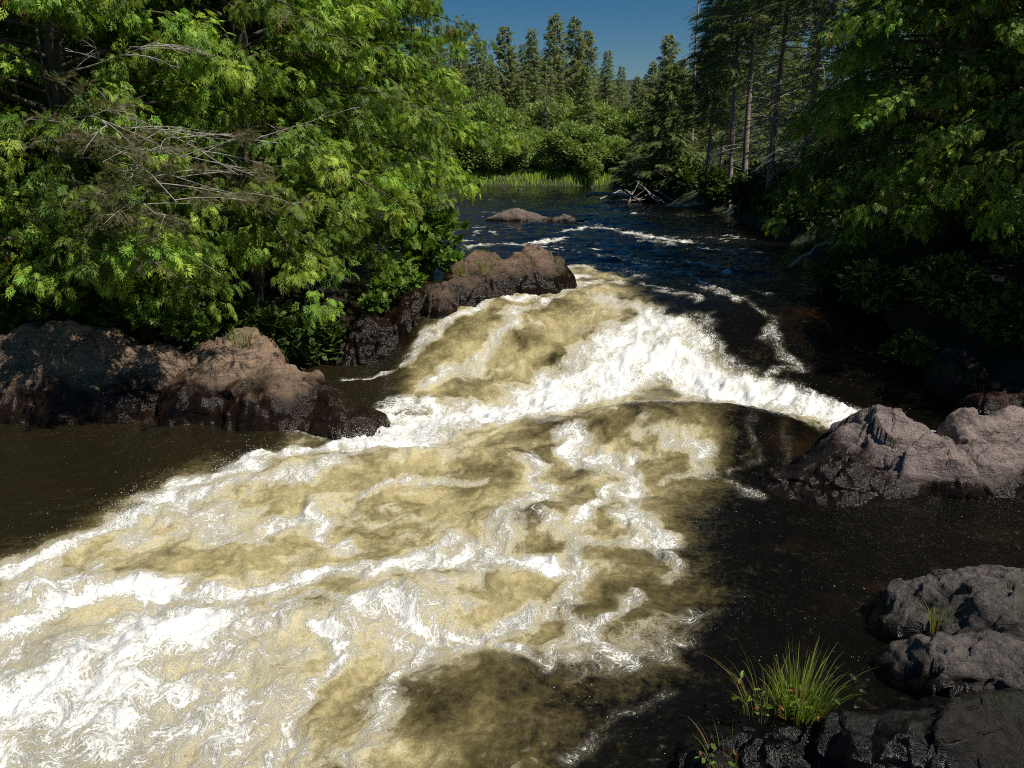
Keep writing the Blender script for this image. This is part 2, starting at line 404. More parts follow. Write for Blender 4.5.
rock('black shaded ledge farthest up the right bank, below the undergrowth',
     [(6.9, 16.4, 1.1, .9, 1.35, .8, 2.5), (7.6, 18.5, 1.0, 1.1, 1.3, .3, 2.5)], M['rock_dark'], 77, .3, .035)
for k, (px, py, w) in enumerate([(484, 188, .5), (504, 190, .75), (520, 190, .9), (592, 184, .8)]):
    x, y = at(px, py, .95)
    y = min(y, 51.0); x = (px - 512) / FPX * (y * CP + 2.3 * SP)
    rock(['small grey stone at the far shore, leftmost of four', 'flat brown stone at the far shore, second from left',
          'pale stone at the far shore, third from left', 'pale stone at the far shore by the end of the bright grass'][k],
         [(x, y, w * .7, w * .45, .96 + .45 * w * .6, .1 * k, 2.4)], M['rock_far'], 81 + k * 3, .2, .05, group='stones along the far shore')

# ------------------------------------------------------------------ water
def build_water():
    tc = np.concatenate([np.linspace(-2.6, -.78, 90)[:-1], np.linspace(-.78, .78, 820), np.linspace(.78, 2.0, 60)[1:]])
    rr = np.geomspace(2.0, 66, 900)
    T, RR = np.meshgrid(tc, rr); X = T * RR; Y = RR - 1.0
    nx, ny = len(tc), len(rr)
    x, y = X.ravel(), Y.ravel()
    sd = sdf(RIVER, x, y)
    lv = level(x, y)
    # flow-advected coordinates (swirls)
    qx, qy = x.copy(), y.copy()
    e = .02
    for k in range(9):
        def psi(a, b): return .45 * perlin(a * .9, b * .9, 201) + .20 * perlin(a * 2.2 + 5, b * 2.2, 202) + .07 * perlin(a * 5.1, b * 5.1, 203)
        p0 = psi(qx, qy); ux = (psi(qx, qy + e) - p0) / e; uy = -(psi(qx + e, qy) - p0) / e
        qx = qx - .010 * ux; qy = qy - .010 * uy
    al, ac = (-.50, -.866), (.866, -.50)
    fa = qx * al[0] + qy * al[1]; fc = qx * ac[0] + qy * ac[1]
    wx = x + .30 * perlin(x * .55, y * .55, 305) + .18 * perlin(x * 1.3, y * 1.3, 301) + .12 * perlin(x * 3.1, y * 3.1, 302) + .5 * (qx - x)
    wy = y + .22 * perlin(x * .55 + 4, y * .55, 306) + .18 * perlin(x * 1.3 + 9, y * 1.3, 303) + .12 * perlin(x * 3.1 + 9, y * 3.1, 304) + .5 * (qy - y)
    def W(pts, z): return [at(a, b, z) for a, b in pts]
    foam = np.zeros_like(x)
    def stroke(pts, w, s, z=0.0, p=2):
        nonlocal foam
        if w < .1: w, s = w * 1.7, s * .72
        else: w, s = w * 1.12, s * .86
        P = np.array(W(pts, z))
        lo = P.min(0) - 4 * w - .8; hi = P.max(0) + 4 * w + .8
        k = (x > lo[0]) & (x < hi[0]) & (y > lo[1]) & (y < hi[1])
        d = polydist(P, wx[k], wy[k])
        foam[k] = np.maximum(foam[k], s * np.exp(-(d / w) ** p))
    # main hydraulic
    stroke([(390, 428), (440, 410), (520, 398), (590, 382), (650, 368)], .55, 1.05, .1, 4)
    stroke([(540, 374), (600, 350), (650, 336), (700, 348)], .30, .82, .35)
    stroke([(640, 368), (700, 372), (760, 388), (830, 404), (872, 416)], .42, 1.1, .15, 4)
    stroke([(872, 414), (905, 410), (950, 424)], .13, .85, .15)
    stroke([(600, 318), (640, 324), (700, 340), (760, 372)], .2, .55, .5)
    stroke([(430, 345), (480, 335), (520, 318), (590, 300)], .08, .6, .6)
    stroke([(700, 330), (760, 352), (800, 352)], .09, .55, .5)
    stroke([(560, 268), (610, 262), (640, 275)], .2, .55, .9)
    # foot of the ridge rock and the bay
    stroke([(340, 348), (400, 342), (445, 333), (520, 318), (575, 300)], .10, .75, .45)
    stroke([(385, 405), (410, 392), (430, 400)], .16, .8, .1)
    stroke([(370, 438), (300, 432), (255, 425)], .05, .6, 0)
    # left edge of the chute
    stroke([(-40, 575), (0, 560), (60, 535), (110, 520), (170, 488), (230, 468), (262, 450), (330, 444)], .13, .95, .05)
    stroke([(180, 500), (240, 480), (320, 470), (350, 450)], .14, .62, .05)
    # lower left white water
    stroke([(-30, 720), (60, 690), (130, 650), (210, 640)], .42, .78)
    stroke([(0, 640), (60, 605), (130, 590), (230, 590), (320, 570), (390, 566), (470, 556)], .13, .9, .05)
    stroke([(60, 760), (160, 735), (230, 720)], .34, .72)
    stroke([(0, 610), (60, 590)], .22, .62)
    stroke([(300, 600), (400, 620), (440, 650)], .05, .66)
    stroke([(480, 560), (520, 520), (545, 480), (540, 450)], .09, .66, .1)
    stroke([(400, 560), (440, 545), (520, 545), (560, 560)], .11, .85, .05)
    stroke([(350, 545), (330, 520), (300, 512)], .1, .6, .05)
    # strings of foam
    stroke([(585, 425), (600, 455), (632, 478), (655, 505), (680, 535), (694, 556)], .075, .95, .12)
    stroke([(620, 450), (610, 490), (590, 530), (560, 590), (600, 640)], .055, .8, .08)
    stroke([(480, 470), (420, 470), (360, 490)], .06, .6, .08)
    stroke([(430, 640), (480, 620), (540, 600), (580, 560)], .05, .8, .05)
    stroke([(420, 640), (395, 668), (385, 700), (402, 722)], .04, .95, .03)
    stroke([(330, 640), (310, 690), (300, 740), (285, 770)], .05, .85, 0)
    stroke([(470, 640), (520, 660), (590, 620), (640, 590)], .045, .7, .03)
    stroke([(540, 520), (600, 530), (660, 540)], .07, .75, .05)
    stroke([(730, 398), (760, 420), (745, 450), (660, 450)], .12, .24, .25); stroke([(770, 400), (800, 425), (790, 470)], .14, .20, .2); stroke([(640, 425), (690, 440), (760, 480)], .07, .5, .2)
    stroke([(560, 660), (640, 640), (690, 610)], .09, .42)
    stroke([(560, 760), (600, 720), (640, 680)], .07, .36)
    stroke([(640, 262), (690, 275), (740, 300)], .10, .62, .9); stroke([(690, 300), (760, 320), (800, 345)], .12, .42, .6); stroke([(600, 256), (660, 262)], .14, .6, .9); stroke([(720, 285), (770, 300)], .1, .4, .8); stroke([(650, 300), (700, 318)], .1, .55, .6)
    # riffles of the upper river
    for pts, w, s in [([(470, 246), (520, 244), (560, 238)], .22, .75), ([(480, 212), (540, 214)], .2, .5), ([(590, 222), (650, 238), (690, 242)], .3, .62),
                      ([(640, 240), (700, 246), (735, 250)], .16, .6), ([(560, 232), (590, 226)], .16, .7), ([(680, 262), (715, 268), (730, 272)], .10, .75),
                      ([(600, 205), (640, 215)], .15, .45), ([(400, 232), (460, 240)], .3, .6), ([(860, 296), (905, 298)], .05, .6), ([(470, 200), (520, 202)], .12, .45)]:
        stroke(pts, w, s, .9)
    # dark interruptions are whatever has no stroke; aerated tan body:
    A1 = W([(-60, 590), (0, 560), (160, 492), (262, 455), (330, 438), (420, 440), (520, 432), (600, 410), (655, 402), (690, 402), (700, 440), (696, 480), (690, 520), (675, 560),
            (620, 605), (530, 665), (440, 790), (-200, 790)], 0.05)
    A2 = W([(540, 302), (585, 290), (622, 304), (650, 334), (735, 358), (880, 412), (760, 395), (640, 398), (520, 420), (380, 440), (378, 420), (420, 375), (400, 352), (450, 335), (530, 312)], .35)
    aer = np.maximum(sstep(.75, -.75, sdf(A1, wx, wy)), sstep(.45, -.35, sdf(A2, wx, wy)))
    # noise character
    n1 = ridged(fa * .55, fc * 1.1, 5, 401); n2 = ridged(fa * 1.5, fc * 2.6, 4, 402); n3 = fbm(fa * 3.5, fc * 5, 4, 403)
    n4 = fbm(qx * 1.2, qy * 1.2, 4, 404)
    f = foam * (.88 + .32 * sstep(.35, .85, n2)) + (foam > .02) * .25 * n3 * sstep(0, .3, foam)
    f += aer * (.20 * sstep(.62, .93, n1) + .15 * sstep(.6, .9, n2) * sstep(-.2, .3, n4)) * sstep(-.35, .15, n4 + .1)
    cl = fbm(qx * .8 + 3, qy * 1.15, 5, 405, .55); cm = fbm(qx * 2.4 + 7, qy * 3.1, 4, 406, .55)
    left = sstep(1.2, -2.2, x + .25 * (y - 5))                 # the lower left is the whitest
    f += aer * (.52 * sstep(.0, .66, cl + .45 * cm + .22 * left - .05) + .05 * left)
    aer = aer * np.clip(.66 + .80 * n4 + .50 * cm + .25 * left, .12, 1.15)
    dkspot = np.zeros_like(x)
    for (a, b, rx_, ry_, s_) in [(545, 525, .35, .16, .5), (330, 610, .3, .12, .55), (420, 700, .5, .25, .65), (345, 452, .22, .1, .9), (260, 440, .5, .07, .35), (470, 480, .3, .12, .4), (650, 430, .35, .25, .35),
                                 (250, 645, .25, .1, .5), (600, 500, .3, .15, .3), (470, 680, .4, .3, .6), (500, 420, .5, .08, .35), (330, 690, .2, .2, .4)]:
        cx, cy = at(a, b, .05); dkspot = np.maximum(dkspot, s_ * np.exp(-((wx - cx) / rx_) ** 2 - ((wy - cy) / ry_) ** 2))
    aer *= 1 - dkspot; f *= 1 - .5 * dkspot
    # ---------------- height
    z = lv.copy()
    def bump(a, b, zz, rx_, ry_, h, rot=0):
        cx, cy = at(a, b, zz); c, s = math.cos(rot), math.sin(rot)
        u = ((x - cx) * c + (y - cy) * s) / rx_; v = (-(x - cx) * s + (y - cy) * c) / ry_
        return h * np.exp(-u * u - v * v)
    z += bump(715, 412, .30, 1.25, .62, .40, -.12)       # standing hump below the hole
    z += bump(600, 420, .15, .8, .45, .16, .25)
    z -= bump(640, 378, .1, 1.9, .40, .14, -.05)         # trough of the hole
    z -= bump(470, 400, .1, 1.0, .4, .10, .3)
    z -= bump(600, 325, .5, 1.0, .6, .10, .2)
    z += bump(500, 325, .6, .8, .4, .06, .2)
    z += bump(430, 455, .05, .9, .28, .13, .1) + bump(545, 515, .05, .55, .3, .14, .3) - bump(540, 545, 0, .6, .2, .06, .3)
    z += bump(300, 470, .05, .7, .35, .12, .3) - bump(250, 520, .05, .8, .3, .08, .4)
    z += bump(350, 448, 0, .3, .14, .10, .2) + bump(280, 437, 0, .55, .12, .07, -.1)
    z += bump(420, 590, .05, .8, .3, .14, .35) - bump(420, 640, 0, .6, .3, .08, .3)
    z += bump(170, 640, .05, .9, .5, .14, .3) + bump(60, 600, 0, .7, .3, .12, .4) + bump(500, 670, 0, .5, .3, .06, .5)
    turb = np.clip(np.maximum(aer, foam), 0, 1)
    upp = sstep(13, 16, y)
    calm = 1 - turb
    sh = sstep(2.0, .9, np.abs(x + 4.2)) * 0
    z += aer * (.05 * (ridged(wx * 1.6, wy * 2.2, 4, 511) - .65) + .02 * fbm(x * 7, y * 9, 3, 512))
    z += turb * (.11 * fbm(fa * .8, fc * 1.5, 3, 501) + .055 * (n1 - .7) + .035 * n3)
    z += np.clip(foam - .45, 0, .6) * (.07 * (ridged(wx * 4.1, wy * 4.1, 4, 520) - .6) + .03 * fbm(x * 18, y * 18, 2, 521)) * sstep(16, 8, y)
    z += np.clip(f, 0, 1.2) * (.085 * (ridged(wx * 2.8, wy * 3.4, 4, 502) - .65) + .06 * (1 - np.abs(perlin(qx * 2.1, qy * 2.1, 506)) * 2 - .5) + .022 * fbm(x * 14, y * 14, 3, 503))
    near = sstep(22, 6, y)
    z += (.010 + .012 * upp) * fbm(x * 2.2, y * 3.4, 4, 504) * (1 + 1.5 * turb) + .007 * fbm(x * 9, y * 12, 3, 505) * near
    z += upp * (.10 * fbm(x * .8, y * 1.5, 4, 507) + .06 * (ridged(x * 1.1, y * 2.1, 3, 508) - .6)) * sstep(48, 30, y) * sstep(.2, -1.2, sd)
    # riffle whitecaps follow the crests up the river
    cap = ridged(x * .9 + 3, y * 1.9, 4, 509)
    f = f + upp * sstep(.66, .92, cap) * .75 * sstep(40, 20, y) * sstep(.0, -1.0, sd) * sstep(-.1, .3, perlin(x * .35, y * .35, 510))
    # foam specks round the dark pools, doubling as painted sun sparkles
    spk = sstep(.25, .55, perlin(x * 16, y * 16, 601)) * sstep(.05, .4, fbm(qx * 1.3, qy * 1.3, 3, 602))
    f = f + spk * .30 * (1 - turb) * sstep(12, 5, y)
    # rocks part the water: wash of foam against each
    for B, seed, rough in ROCKS[:9]:
        lo = (B[:, :2] - B[:, 2:4].max(1)[:, None] * 1.6).min(0); hi = (B[:, :2] + B[:, 2:4].max(1)[:, None] * 1.6).max(0)
        k = (x > lo[0]) & (x < hi[0]) & (y > lo[1]) & (y < hi[1])
        dz = bumps_z(B, x[k], y[k], seed, rough) - z[k]
        a = np.exp(-((dz + .04) / .08) ** 2) * (.05 + .6 * turb[k] + .25 * upp[k]) * sstep(-.15, .35, n4[k] + .5 * n3[k])
        f[k] = np.maximum(f[k], a * (.5 + .9 * sstep(.4, .8, n2[k])))
    f = np.clip(f, 0, 1.3)
    V = np.stack([x, y, z], -1)
    i = (np.arange(ny - 1)[:, None] * nx + np.arange(nx - 1)[None])
    kf = (sd.reshape(ny, nx) < .9); kf = kf[:-1, :-1] | kf[1:, 1:]
    i = i[kf].ravel(); Q = np.stack([i, i + 1, i + nx + 1, i + nx], 1)
    used = np.unique(Q); rm = np.zeros(nx * ny, np.int64); rm[used] = np.arange(len(used))
    me = mesh('water', V[used], rm[Q], attrs={'foam': ('FLOAT', f[used]), 'aer': ('FLOAT', aer[used]),
              'flow': ('FLOAT_VECTOR', np.stack([fa * .55, fc, z * .5], -1)[used])})
    # shader
    m, t = nt('rapids_water'); n = N(t)
    g = n.n('ShaderNodeNewGeometry'); P = g.outputs['Position']; FL = n.attr('flow').outputs['Vector']
    F = n.attr('foam').outputs['Fac']; A = n.attr('aer').outputs['Fac']
    sp_ = n.n('ShaderNodeSeparateXYZ'); n.l(P, sp_.inputs[0])
    d1 = n.noise(FL, 4.5, 9, .7, .25); d2 = n.noise(P, 17, 7, .72, .3); d3 = n.noise(P, 60, 5, .85); d4 = n.noise(P, 170, 3, .8)
    web = n.n('ShaderNodeTexVoronoi', feature='DISTANCE_TO_EDGE'); web.inputs['Scale'].default_value = 9
    wv = n.n('ShaderNodeVectorMath', operation='MULTIPLY_ADD'); nz = n.n('ShaderNodeTexNoise'); n.l(FL, nz.inputs['Vector']); nz.inputs['Scale'].default_value = 5; nz.inputs['Detail'].default_value = 5
    n.l(nz.outputs['Color'], wv.inputs[0]); wv.inputs[1].default_value = (.5, .5, .5); n.l(FL, wv.inputs[2]); n.l(wv.outputs[0], web.inputs['Vector'])
    lace = n.ramp(web.outputs['Distance'], .10, .0)
    s = n.math('MULTIPLY_ADD', n.math('SUBTRACT', d1, .5), 1.1, F)
    s = n.math('MULTIPLY_ADD', n.math('SUBTRACT', d2, .5), .75, s)
    s = n.math('MULTIPLY_ADD', n.math('SUBTRACT', d3, .5), 1.25, s); s = n.math('MULTIPLY_ADD', n.math('SUBTRACT', d4, .5), .8, s)
    s = n.math('MULTIPLY_ADD', lace, n.math('MULTIPLY', n.ramp(F, .10, .38), .26), s)
    web2 = n.n('ShaderNodeTexVoronoi', feature='DISTANCE_TO_EDGE'); web2.inputs['Scale'].default_value = 23; n.l(wv.outputs[0], web2.inputs['Vector'])
    s = n.math('MULTIPLY_ADD', n.ramp(web2.outputs['Distance'], .14, .0), n.math('MULTIPLY', n.ramp(F, .10, .38), .26), s)
    gate = n.ramp(F, .02, .25)
    fm = n.math('MULTIPLY', n.ramp(s, .46, .92), gate)
    ab = n.math('MULTIPLY_ADD', n.math('SUBTRACT', d1, .5), .5, A)
    ab = n.math('MULTIPLY_ADD', n.math('SUBTRACT', d2, .5), .55, ab)
    dark = n.mix(n.ramp(sp_.outputs[0], -2.2, 1.2), c4(.015, .012, .0055), c4(.0035, .003, .002)); olive = c4(.125, .10, .040); tan = c4(.49, .405, .19); pale = c4(.72, .655, .46)  # dark: sunlit left pool and shaded right water put into the colour
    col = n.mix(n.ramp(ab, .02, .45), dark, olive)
    mott = n.noise(P, 3.2, 8, .72, .4); gr = n.noise(P, 130, 3, .8)
    tanv = n.mix(n.ramp(mott, .34, .60), c4(.33, .27, .125), tan)
    tanv = n.mix(n.ramp(d2, .40, .62), n.mix(.3, tanv, c4(.20, .16, .07)), tanv)
    col = n.mix(n.ramp(ab, .3, .95), col, tanv)
    col = n.mix(n.math('MULTIPLY', n.ramp(gr, .54, .66), n.math('MULTIPLY', n.ramp(ab, .25, .8), .38)), col, c4(.75, .70, .52))
    col = n.mix(n.math('MULTIPLY', n.ramp(gr, .46, .34), n.math('MULTIPLY', n.ramp(ab, .25, .8), .30)), col, c4(.14, .105, .03))
    col = n.mix(n.math('MULTIPLY', n.ramp(d3, .45, .8), n.math('MULTIPLY', n.ramp(ab, .5, 1.0), .5)), col, pale)
    col = n.mix(n.math('MULTIPLY', n.ramp(s, .0, .6), n.math('MULTIPLY', gate, n.ramp(A, .10, .5, .06, .75))), col, pale)
    col = n.mix(fm, col, n.mix(n.ramp(s, .5, 1.5), c4(.66, .64, .55), c4(.84, .84, .825)))
    rust = n.math('MULTIPLY', n.ramp(n.noise(P, .9, 4, .6), .54, .70), n.ramp(A, .12, .0))
    col = n.mix(n.math('MULTIPLY', rust, .35), col, c4(.036, .016, .006))
    # pale specks painted for the sun sparkles on the dark water
    sparkle_specks = n.math('MULTIPLY', n.ramp(n.noise(P, 48, 2, .5), .71, .75), n.math('MULTIPLY', n.ramp(n.noise(P, 1.4, 4, .65), .46, .60), n.ramp(A, .5, .1)))
    sparkle_specks = n.math('MULTIPLY', sparkle_specks, n.ramp(sp_.outputs[1], 14, 9))
    col = n.mix(sparkle_specks, col, c4(.42, .42, .40))
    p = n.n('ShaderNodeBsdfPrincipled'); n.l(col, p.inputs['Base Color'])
    n.l(n.math('MULTIPLY_ADD', fm, .5, .07), p.inputs['Roughness']); p.inputs['IOR'].default_value = 1.33; n.l(n.math('ADD', n.ramp(sp_.outputs[0], -1.5, 2.0, .5, .30), n.ramp(sp_.outputs[1], 12.5, 16, 0.0, .45)), p.inputs['Specular IOR Level'])
    # bumps: ripples everywhere, froth in the foam
    r1 = n.noise(P, 6, 5, .6, .6); r2 = n.noise(P, 26, 5, .65, .5); r3 = n.noise(P, 90, 3, .6)
    calm_ = n.ramp(F, .5, .1); h = n.math('MULTIPLY_ADD', r2, n.math('MULTIPLY_ADD', calm_, .24, .18), n.math('MULTIPLY', r1, .85)); h = n.math('MULTIPLY_ADD', r3, n.math('MULTIPLY_ADD', calm_, .09, .02), h)
    r0 = n.noise(P, 2.2, 4, .6, .4); h = n.math('MULTIPLY_ADD', r0, n.math('ADD', n.ramp(sp_.outputs[1], 11, 15, .9, 4.5), n.ramp(sp_.outputs[0], -1.5, -3.5, 0.0, 1.6)), h)
    h = n.math('MULTIPLY_ADD', fm, .10, h); h = n.math('MULTIPLY_ADD', n.math('MULTIPLY', d2, fm), .22, h)
    h = n.math('MULTIPLY_ADD', n.math('MULTIPLY', d3, n.math('ADD', fm, n.math('MULTIPLY', A, .25))), .10, h)
    h = n.math('MULTIPLY_ADD', n.math('MULTIPLY', d2, n.ramp(A, 0, .6)), .22, h)
    bp = n.n('ShaderNodeBump'); bp.inputs['Strength'].default_value = .8; bp.inputs['Distance'].default_value = .03
    n.l(h, bp.inputs['Height']); n.l(bp.outputs[0], p.inputs['Normal'])
    n.out(p.outputs[0])
    tag(put('water', me, m), kind='structure')
    # ---------------- flying drops over the breaking water
    wgt = np.clip(foam - .5, 0, 1) ** 1.2 * sstep(16, 4, y) * (sd < -.3) * (np.abs(x) < RR.ravel() * .8)
    dA = RR.ravel() ** 2; wgt = wgt * dA * (.1 + sstep(.1, .6, fbm(x * 1.6, y * 1.6, 2, 700))) * (.05 + sstep(.9, .1, np.abs(sdf(A1, x, y)) ))
    idx = rng.choice(len(x), 7000, p=wgt / wgt.sum())
    c = V[idx] + np.stack([rng.normal(0, .06, 7000), rng.normal(0, .06, 7000), .004 + rng.exponential(.055, 7000)], -1)
    rad = rng.uniform(.0014, .0042, 7000) * np.where(rng.random(7000) < .04, 1.6, 1)
    oc = np.array([(1, 0, 0), (-1, 0, 0), (0, 1, 0), (0, -1, 0), (0, 0, 1.2), (0, 0, -1.2)], float)
    tf = np.array([(0, 2, 4), (2, 1, 4), (1, 3, 4), (3, 0, 4), (2, 0, 5), (1, 2, 5), (3, 1, 5), (0, 3, 5)])
    DV = (c[:, None] + rad[:, None, None] * oc[None]).reshape(-1, 3); DT = (np.arange(7000)[:, None, None] * 6 + tf[None]).reshape(-1, 3)
    m2, t2 = nt('spray_drops'); n = N(t2); d_ = n.n('ShaderNodeBsdfDiffuse'); d_.inputs[0].default_value = c4(.85, .85, .83); t_ = n.n('ShaderNodeBsdfTranslucent'); t_.inputs[0].default_value = c4(.85, .85, .83)
    p = n.n('ShaderNodeMixShader'); n.l(d_.outputs[0], p.inputs[1]); n.l(t_.outputs[0], p.inputs[2])
    n.out(p.outputs[0])
    tag(put('water_spray', mesh('water_spray', DV, None, DT), m2), 'white drops of spray flying over the breaking rapids', 'spray', kind='stuff')
build_water()

# ------------------------------------------------------------------ foliage
def kite(p0, p1, w):
    p0 = np.array(p0, float); p1 = np.array(p1, float); d = p1 - p0; s = np.array([-d[1], d[0], 0]) / (np.linalg.norm(d) + 1e-9)
    m = p0 + d * .45
    return [p0, m - s * w, p1, m + s * w]
def frond_cedar(npair=4, droop=.2, w=.034):
    V = []
    V += kite((0, 0, 0), (.95, 0, 0), .022)
    for k in range(npair):
        t = .10 + .78 * k / npair
        L = .52 * (1 - t) ** .5 + .04
        for sg in (-1, 1):
            tt = t + (.07 if sg > 0 else 0)
            a = R(44 - 12 * t)
            e = (tt + L * math.cos(a), sg * L * math.sin(a), 0)
            V += kite((tt, 0, 0), e, w)
            if k < 2:
                m = (tt + .5 * L * math.cos(a), sg * .5 * L * math.sin(a), 0)
                V += kite(m, (m[0] + .42 * L, m[1] + sg * .04, 0), w * .9)
                V += kite(m, (m[0] + .12 * L, m[1] + sg * .40 * L, 0), w * .9)
    V += kite((.72, 0, 0), (1.1, .02, 0), w)
    V = np.array(V); V[:, 2] -= droop * V[:, 0] ** 2 + .3 * np.abs(V[:, 1]) ** 1.5
    return V
def fan_cedar(droop=.3, w=.07):
    V = kite((0, 0, 0), (1, 0, 0), w)
    for a, l, o in ((15, .84, .16), (32, .66, .12), (52, .44, .08)):
        for sg in (-1, 1):
            V += kite((o, 0, 0), (o + l * math.cos(R(a)), sg * l * math.sin(R(a)), 0), w)
    V += kite((.55, 0, 0), (.92, .16, 0), w * .7) + kite((.55, 0, 0), (.9, -.17, 0), w * .7)
    V = np.array(V); V[:, 2] -= droop * V[:, 0] ** 2 + .3 * np.abs(V[:, 1]) ** 1.5
    return V
def twig_spruce(npair=7, w=.022, L=.2):
    V = kite((0, 0, 0), (1, 0, 0), .02)
    for k in range(npair):
        t = .08 + .86 * k / npair
        l = L * (1 - .35 * t)
        for sg in (-1, 1):
            V += kite((t, 0, 0), (t + l * .75, sg * l * .8, 0), w)
        V2 = kite((t, 0, 0), (t + l * .7, 0, 0), w); 
        for q in V2: q[2] += (q[0] - t) * .9
        V += V2
    V = np.array(V); V[:, 2] -= .15 * V[:, 0] ** 2
    return V
def leaf_broad(w=.30):
    # one ovate leaf, folded along its midrib, two quads
    V = np.array([(0, 0, 0), (.3, -w, .05), (.72, -w * .75, .03), (1, 0, -.12), (.72, w * .75, .03), (.3, w, .05)])
    return V
LEAFQ = np.array([(0, 1, 2, 3), (0, 3, 4, 5)])
def leaf_sprig(nl=7, w=.15, ln=.38):
    Vs = []
    for k in range(nl):
        t = .15 + .85 * k / nl; sg = 1 if k % 2 else -1
        a = sg * R(55 - 20 * t) if k < nl - 1 else 0
        b = leaf_broad(w / ln) * ln * (1 - .25 * t)
        c, s = math.cos(a), math.sin(a)
        b = np.stack([b[:, 0] * c - b[:, 1] * s + t * .75, b[:, 0] * s + b[:, 1] * c, b[:, 2] - .12 * b[:, 0] - .1 * t], -1)
        Vs.append(b)
    V = np.concatenate(Vs)
    Q = np.concatenate([LEAFQ + 6 * k for k in range(nl)])
    return V, Q
def kites_q(V): return np.arange(len(V)).reshape(-1, 4)
def scatter(mb, tmpl, tq, pos, fwd, up, size, tint, tris=False):
    """place template (x forward, z up) at many positions"""
    pos = np.asarray(pos); fwd = fwd / (np.linalg.norm(fwd, axis=1)[:, None] + 1e-9)
    yv = np.cross(up, fwd); yv /= np.linalg.norm(yv, axis=1)[:, None] + 1e-9
    zv = np.cross(fwd, yv)
    t = tmpl[None] * size[:, None, None]
    V = pos[:, None] + t[..., 0:1] * fwd[:, None] + t[..., 1:2] * yv[:, None] + t[..., 2:3] * zv[:, None]
    n, k = len(pos), len(tmpl)
    Q = (np.arange(n)[:, None, None] * k + tq[None]).reshape(-1, tq.shape[1])
    tn = np.repeat(tint, k, 0)
    mb.add(V.reshape(-1, 3), Q, None, tn)
def unit(n): 
    v = rng.normal(size=(n, 3)); return v / np.linalg.norm(v, axis=1)[:, None]

M['cedar'] = leaf_mat('cedar_foliage', (.12, .245, .03), (.33, .43, .055), .38, .5, (.30, .17, .05))
M['cedar_dark'] = leaf_mat('cedar_shade_tinted', (.10, .22, .03), (.27, .37, .055), .40, .5, (.34, .20, .07))  # right bank copy of the cedar leaf, shade mixed into its colour
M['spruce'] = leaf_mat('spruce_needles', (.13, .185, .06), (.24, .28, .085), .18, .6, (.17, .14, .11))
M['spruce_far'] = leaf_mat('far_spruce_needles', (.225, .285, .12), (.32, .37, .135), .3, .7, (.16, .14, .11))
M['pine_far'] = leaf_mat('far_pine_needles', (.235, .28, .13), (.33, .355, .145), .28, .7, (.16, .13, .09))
M['alder'] = leaf_mat('alder_leaves', (.20, .295, .075), (.29, .38, .105), .35, .55, (.25, .17, .07))
M['maple'] = leaf_mat('maple_leaves', (.085, .17, .02), (.17, .25, .03), .42, .45, (.34, .10, .02))
M['herb'] = leaf_mat('bank_leaves', (.10, .20, .025), (.18, .27, .04), .4, .45, (.3, .1, .03))
M['grass'] = leaf_mat('grass_blades', (.17, .26, .04), (.32, .36, .08), .4, .5, (.30, .17, .08))
M['far_grass'] = leaf_mat('far_grass', (.34, .50, .07), (.46, .58, .12), .4, .6)
M['deadneedle'] = leaf_mat('thin_grey_needles', (.13, .14, .055), (.19, .18, .08), .3, .7, (.2, .15, .1))
M['bark'] = bark_mat('cedar_bark', (.06, .045, .033), (.15, .115, .085))
M['bark_spruce'] = bark_mat('spruce_bark', (.18, .135, .11), (.36, .28, .23))
M['bark_dead'] = bark_mat('grey_dead_wood', (.20, .175, .155), (.42, .38, .34))
M['drift'] = bark_mat('bleached_driftwood', (.22, .18, .15), (.50, .44, .38))

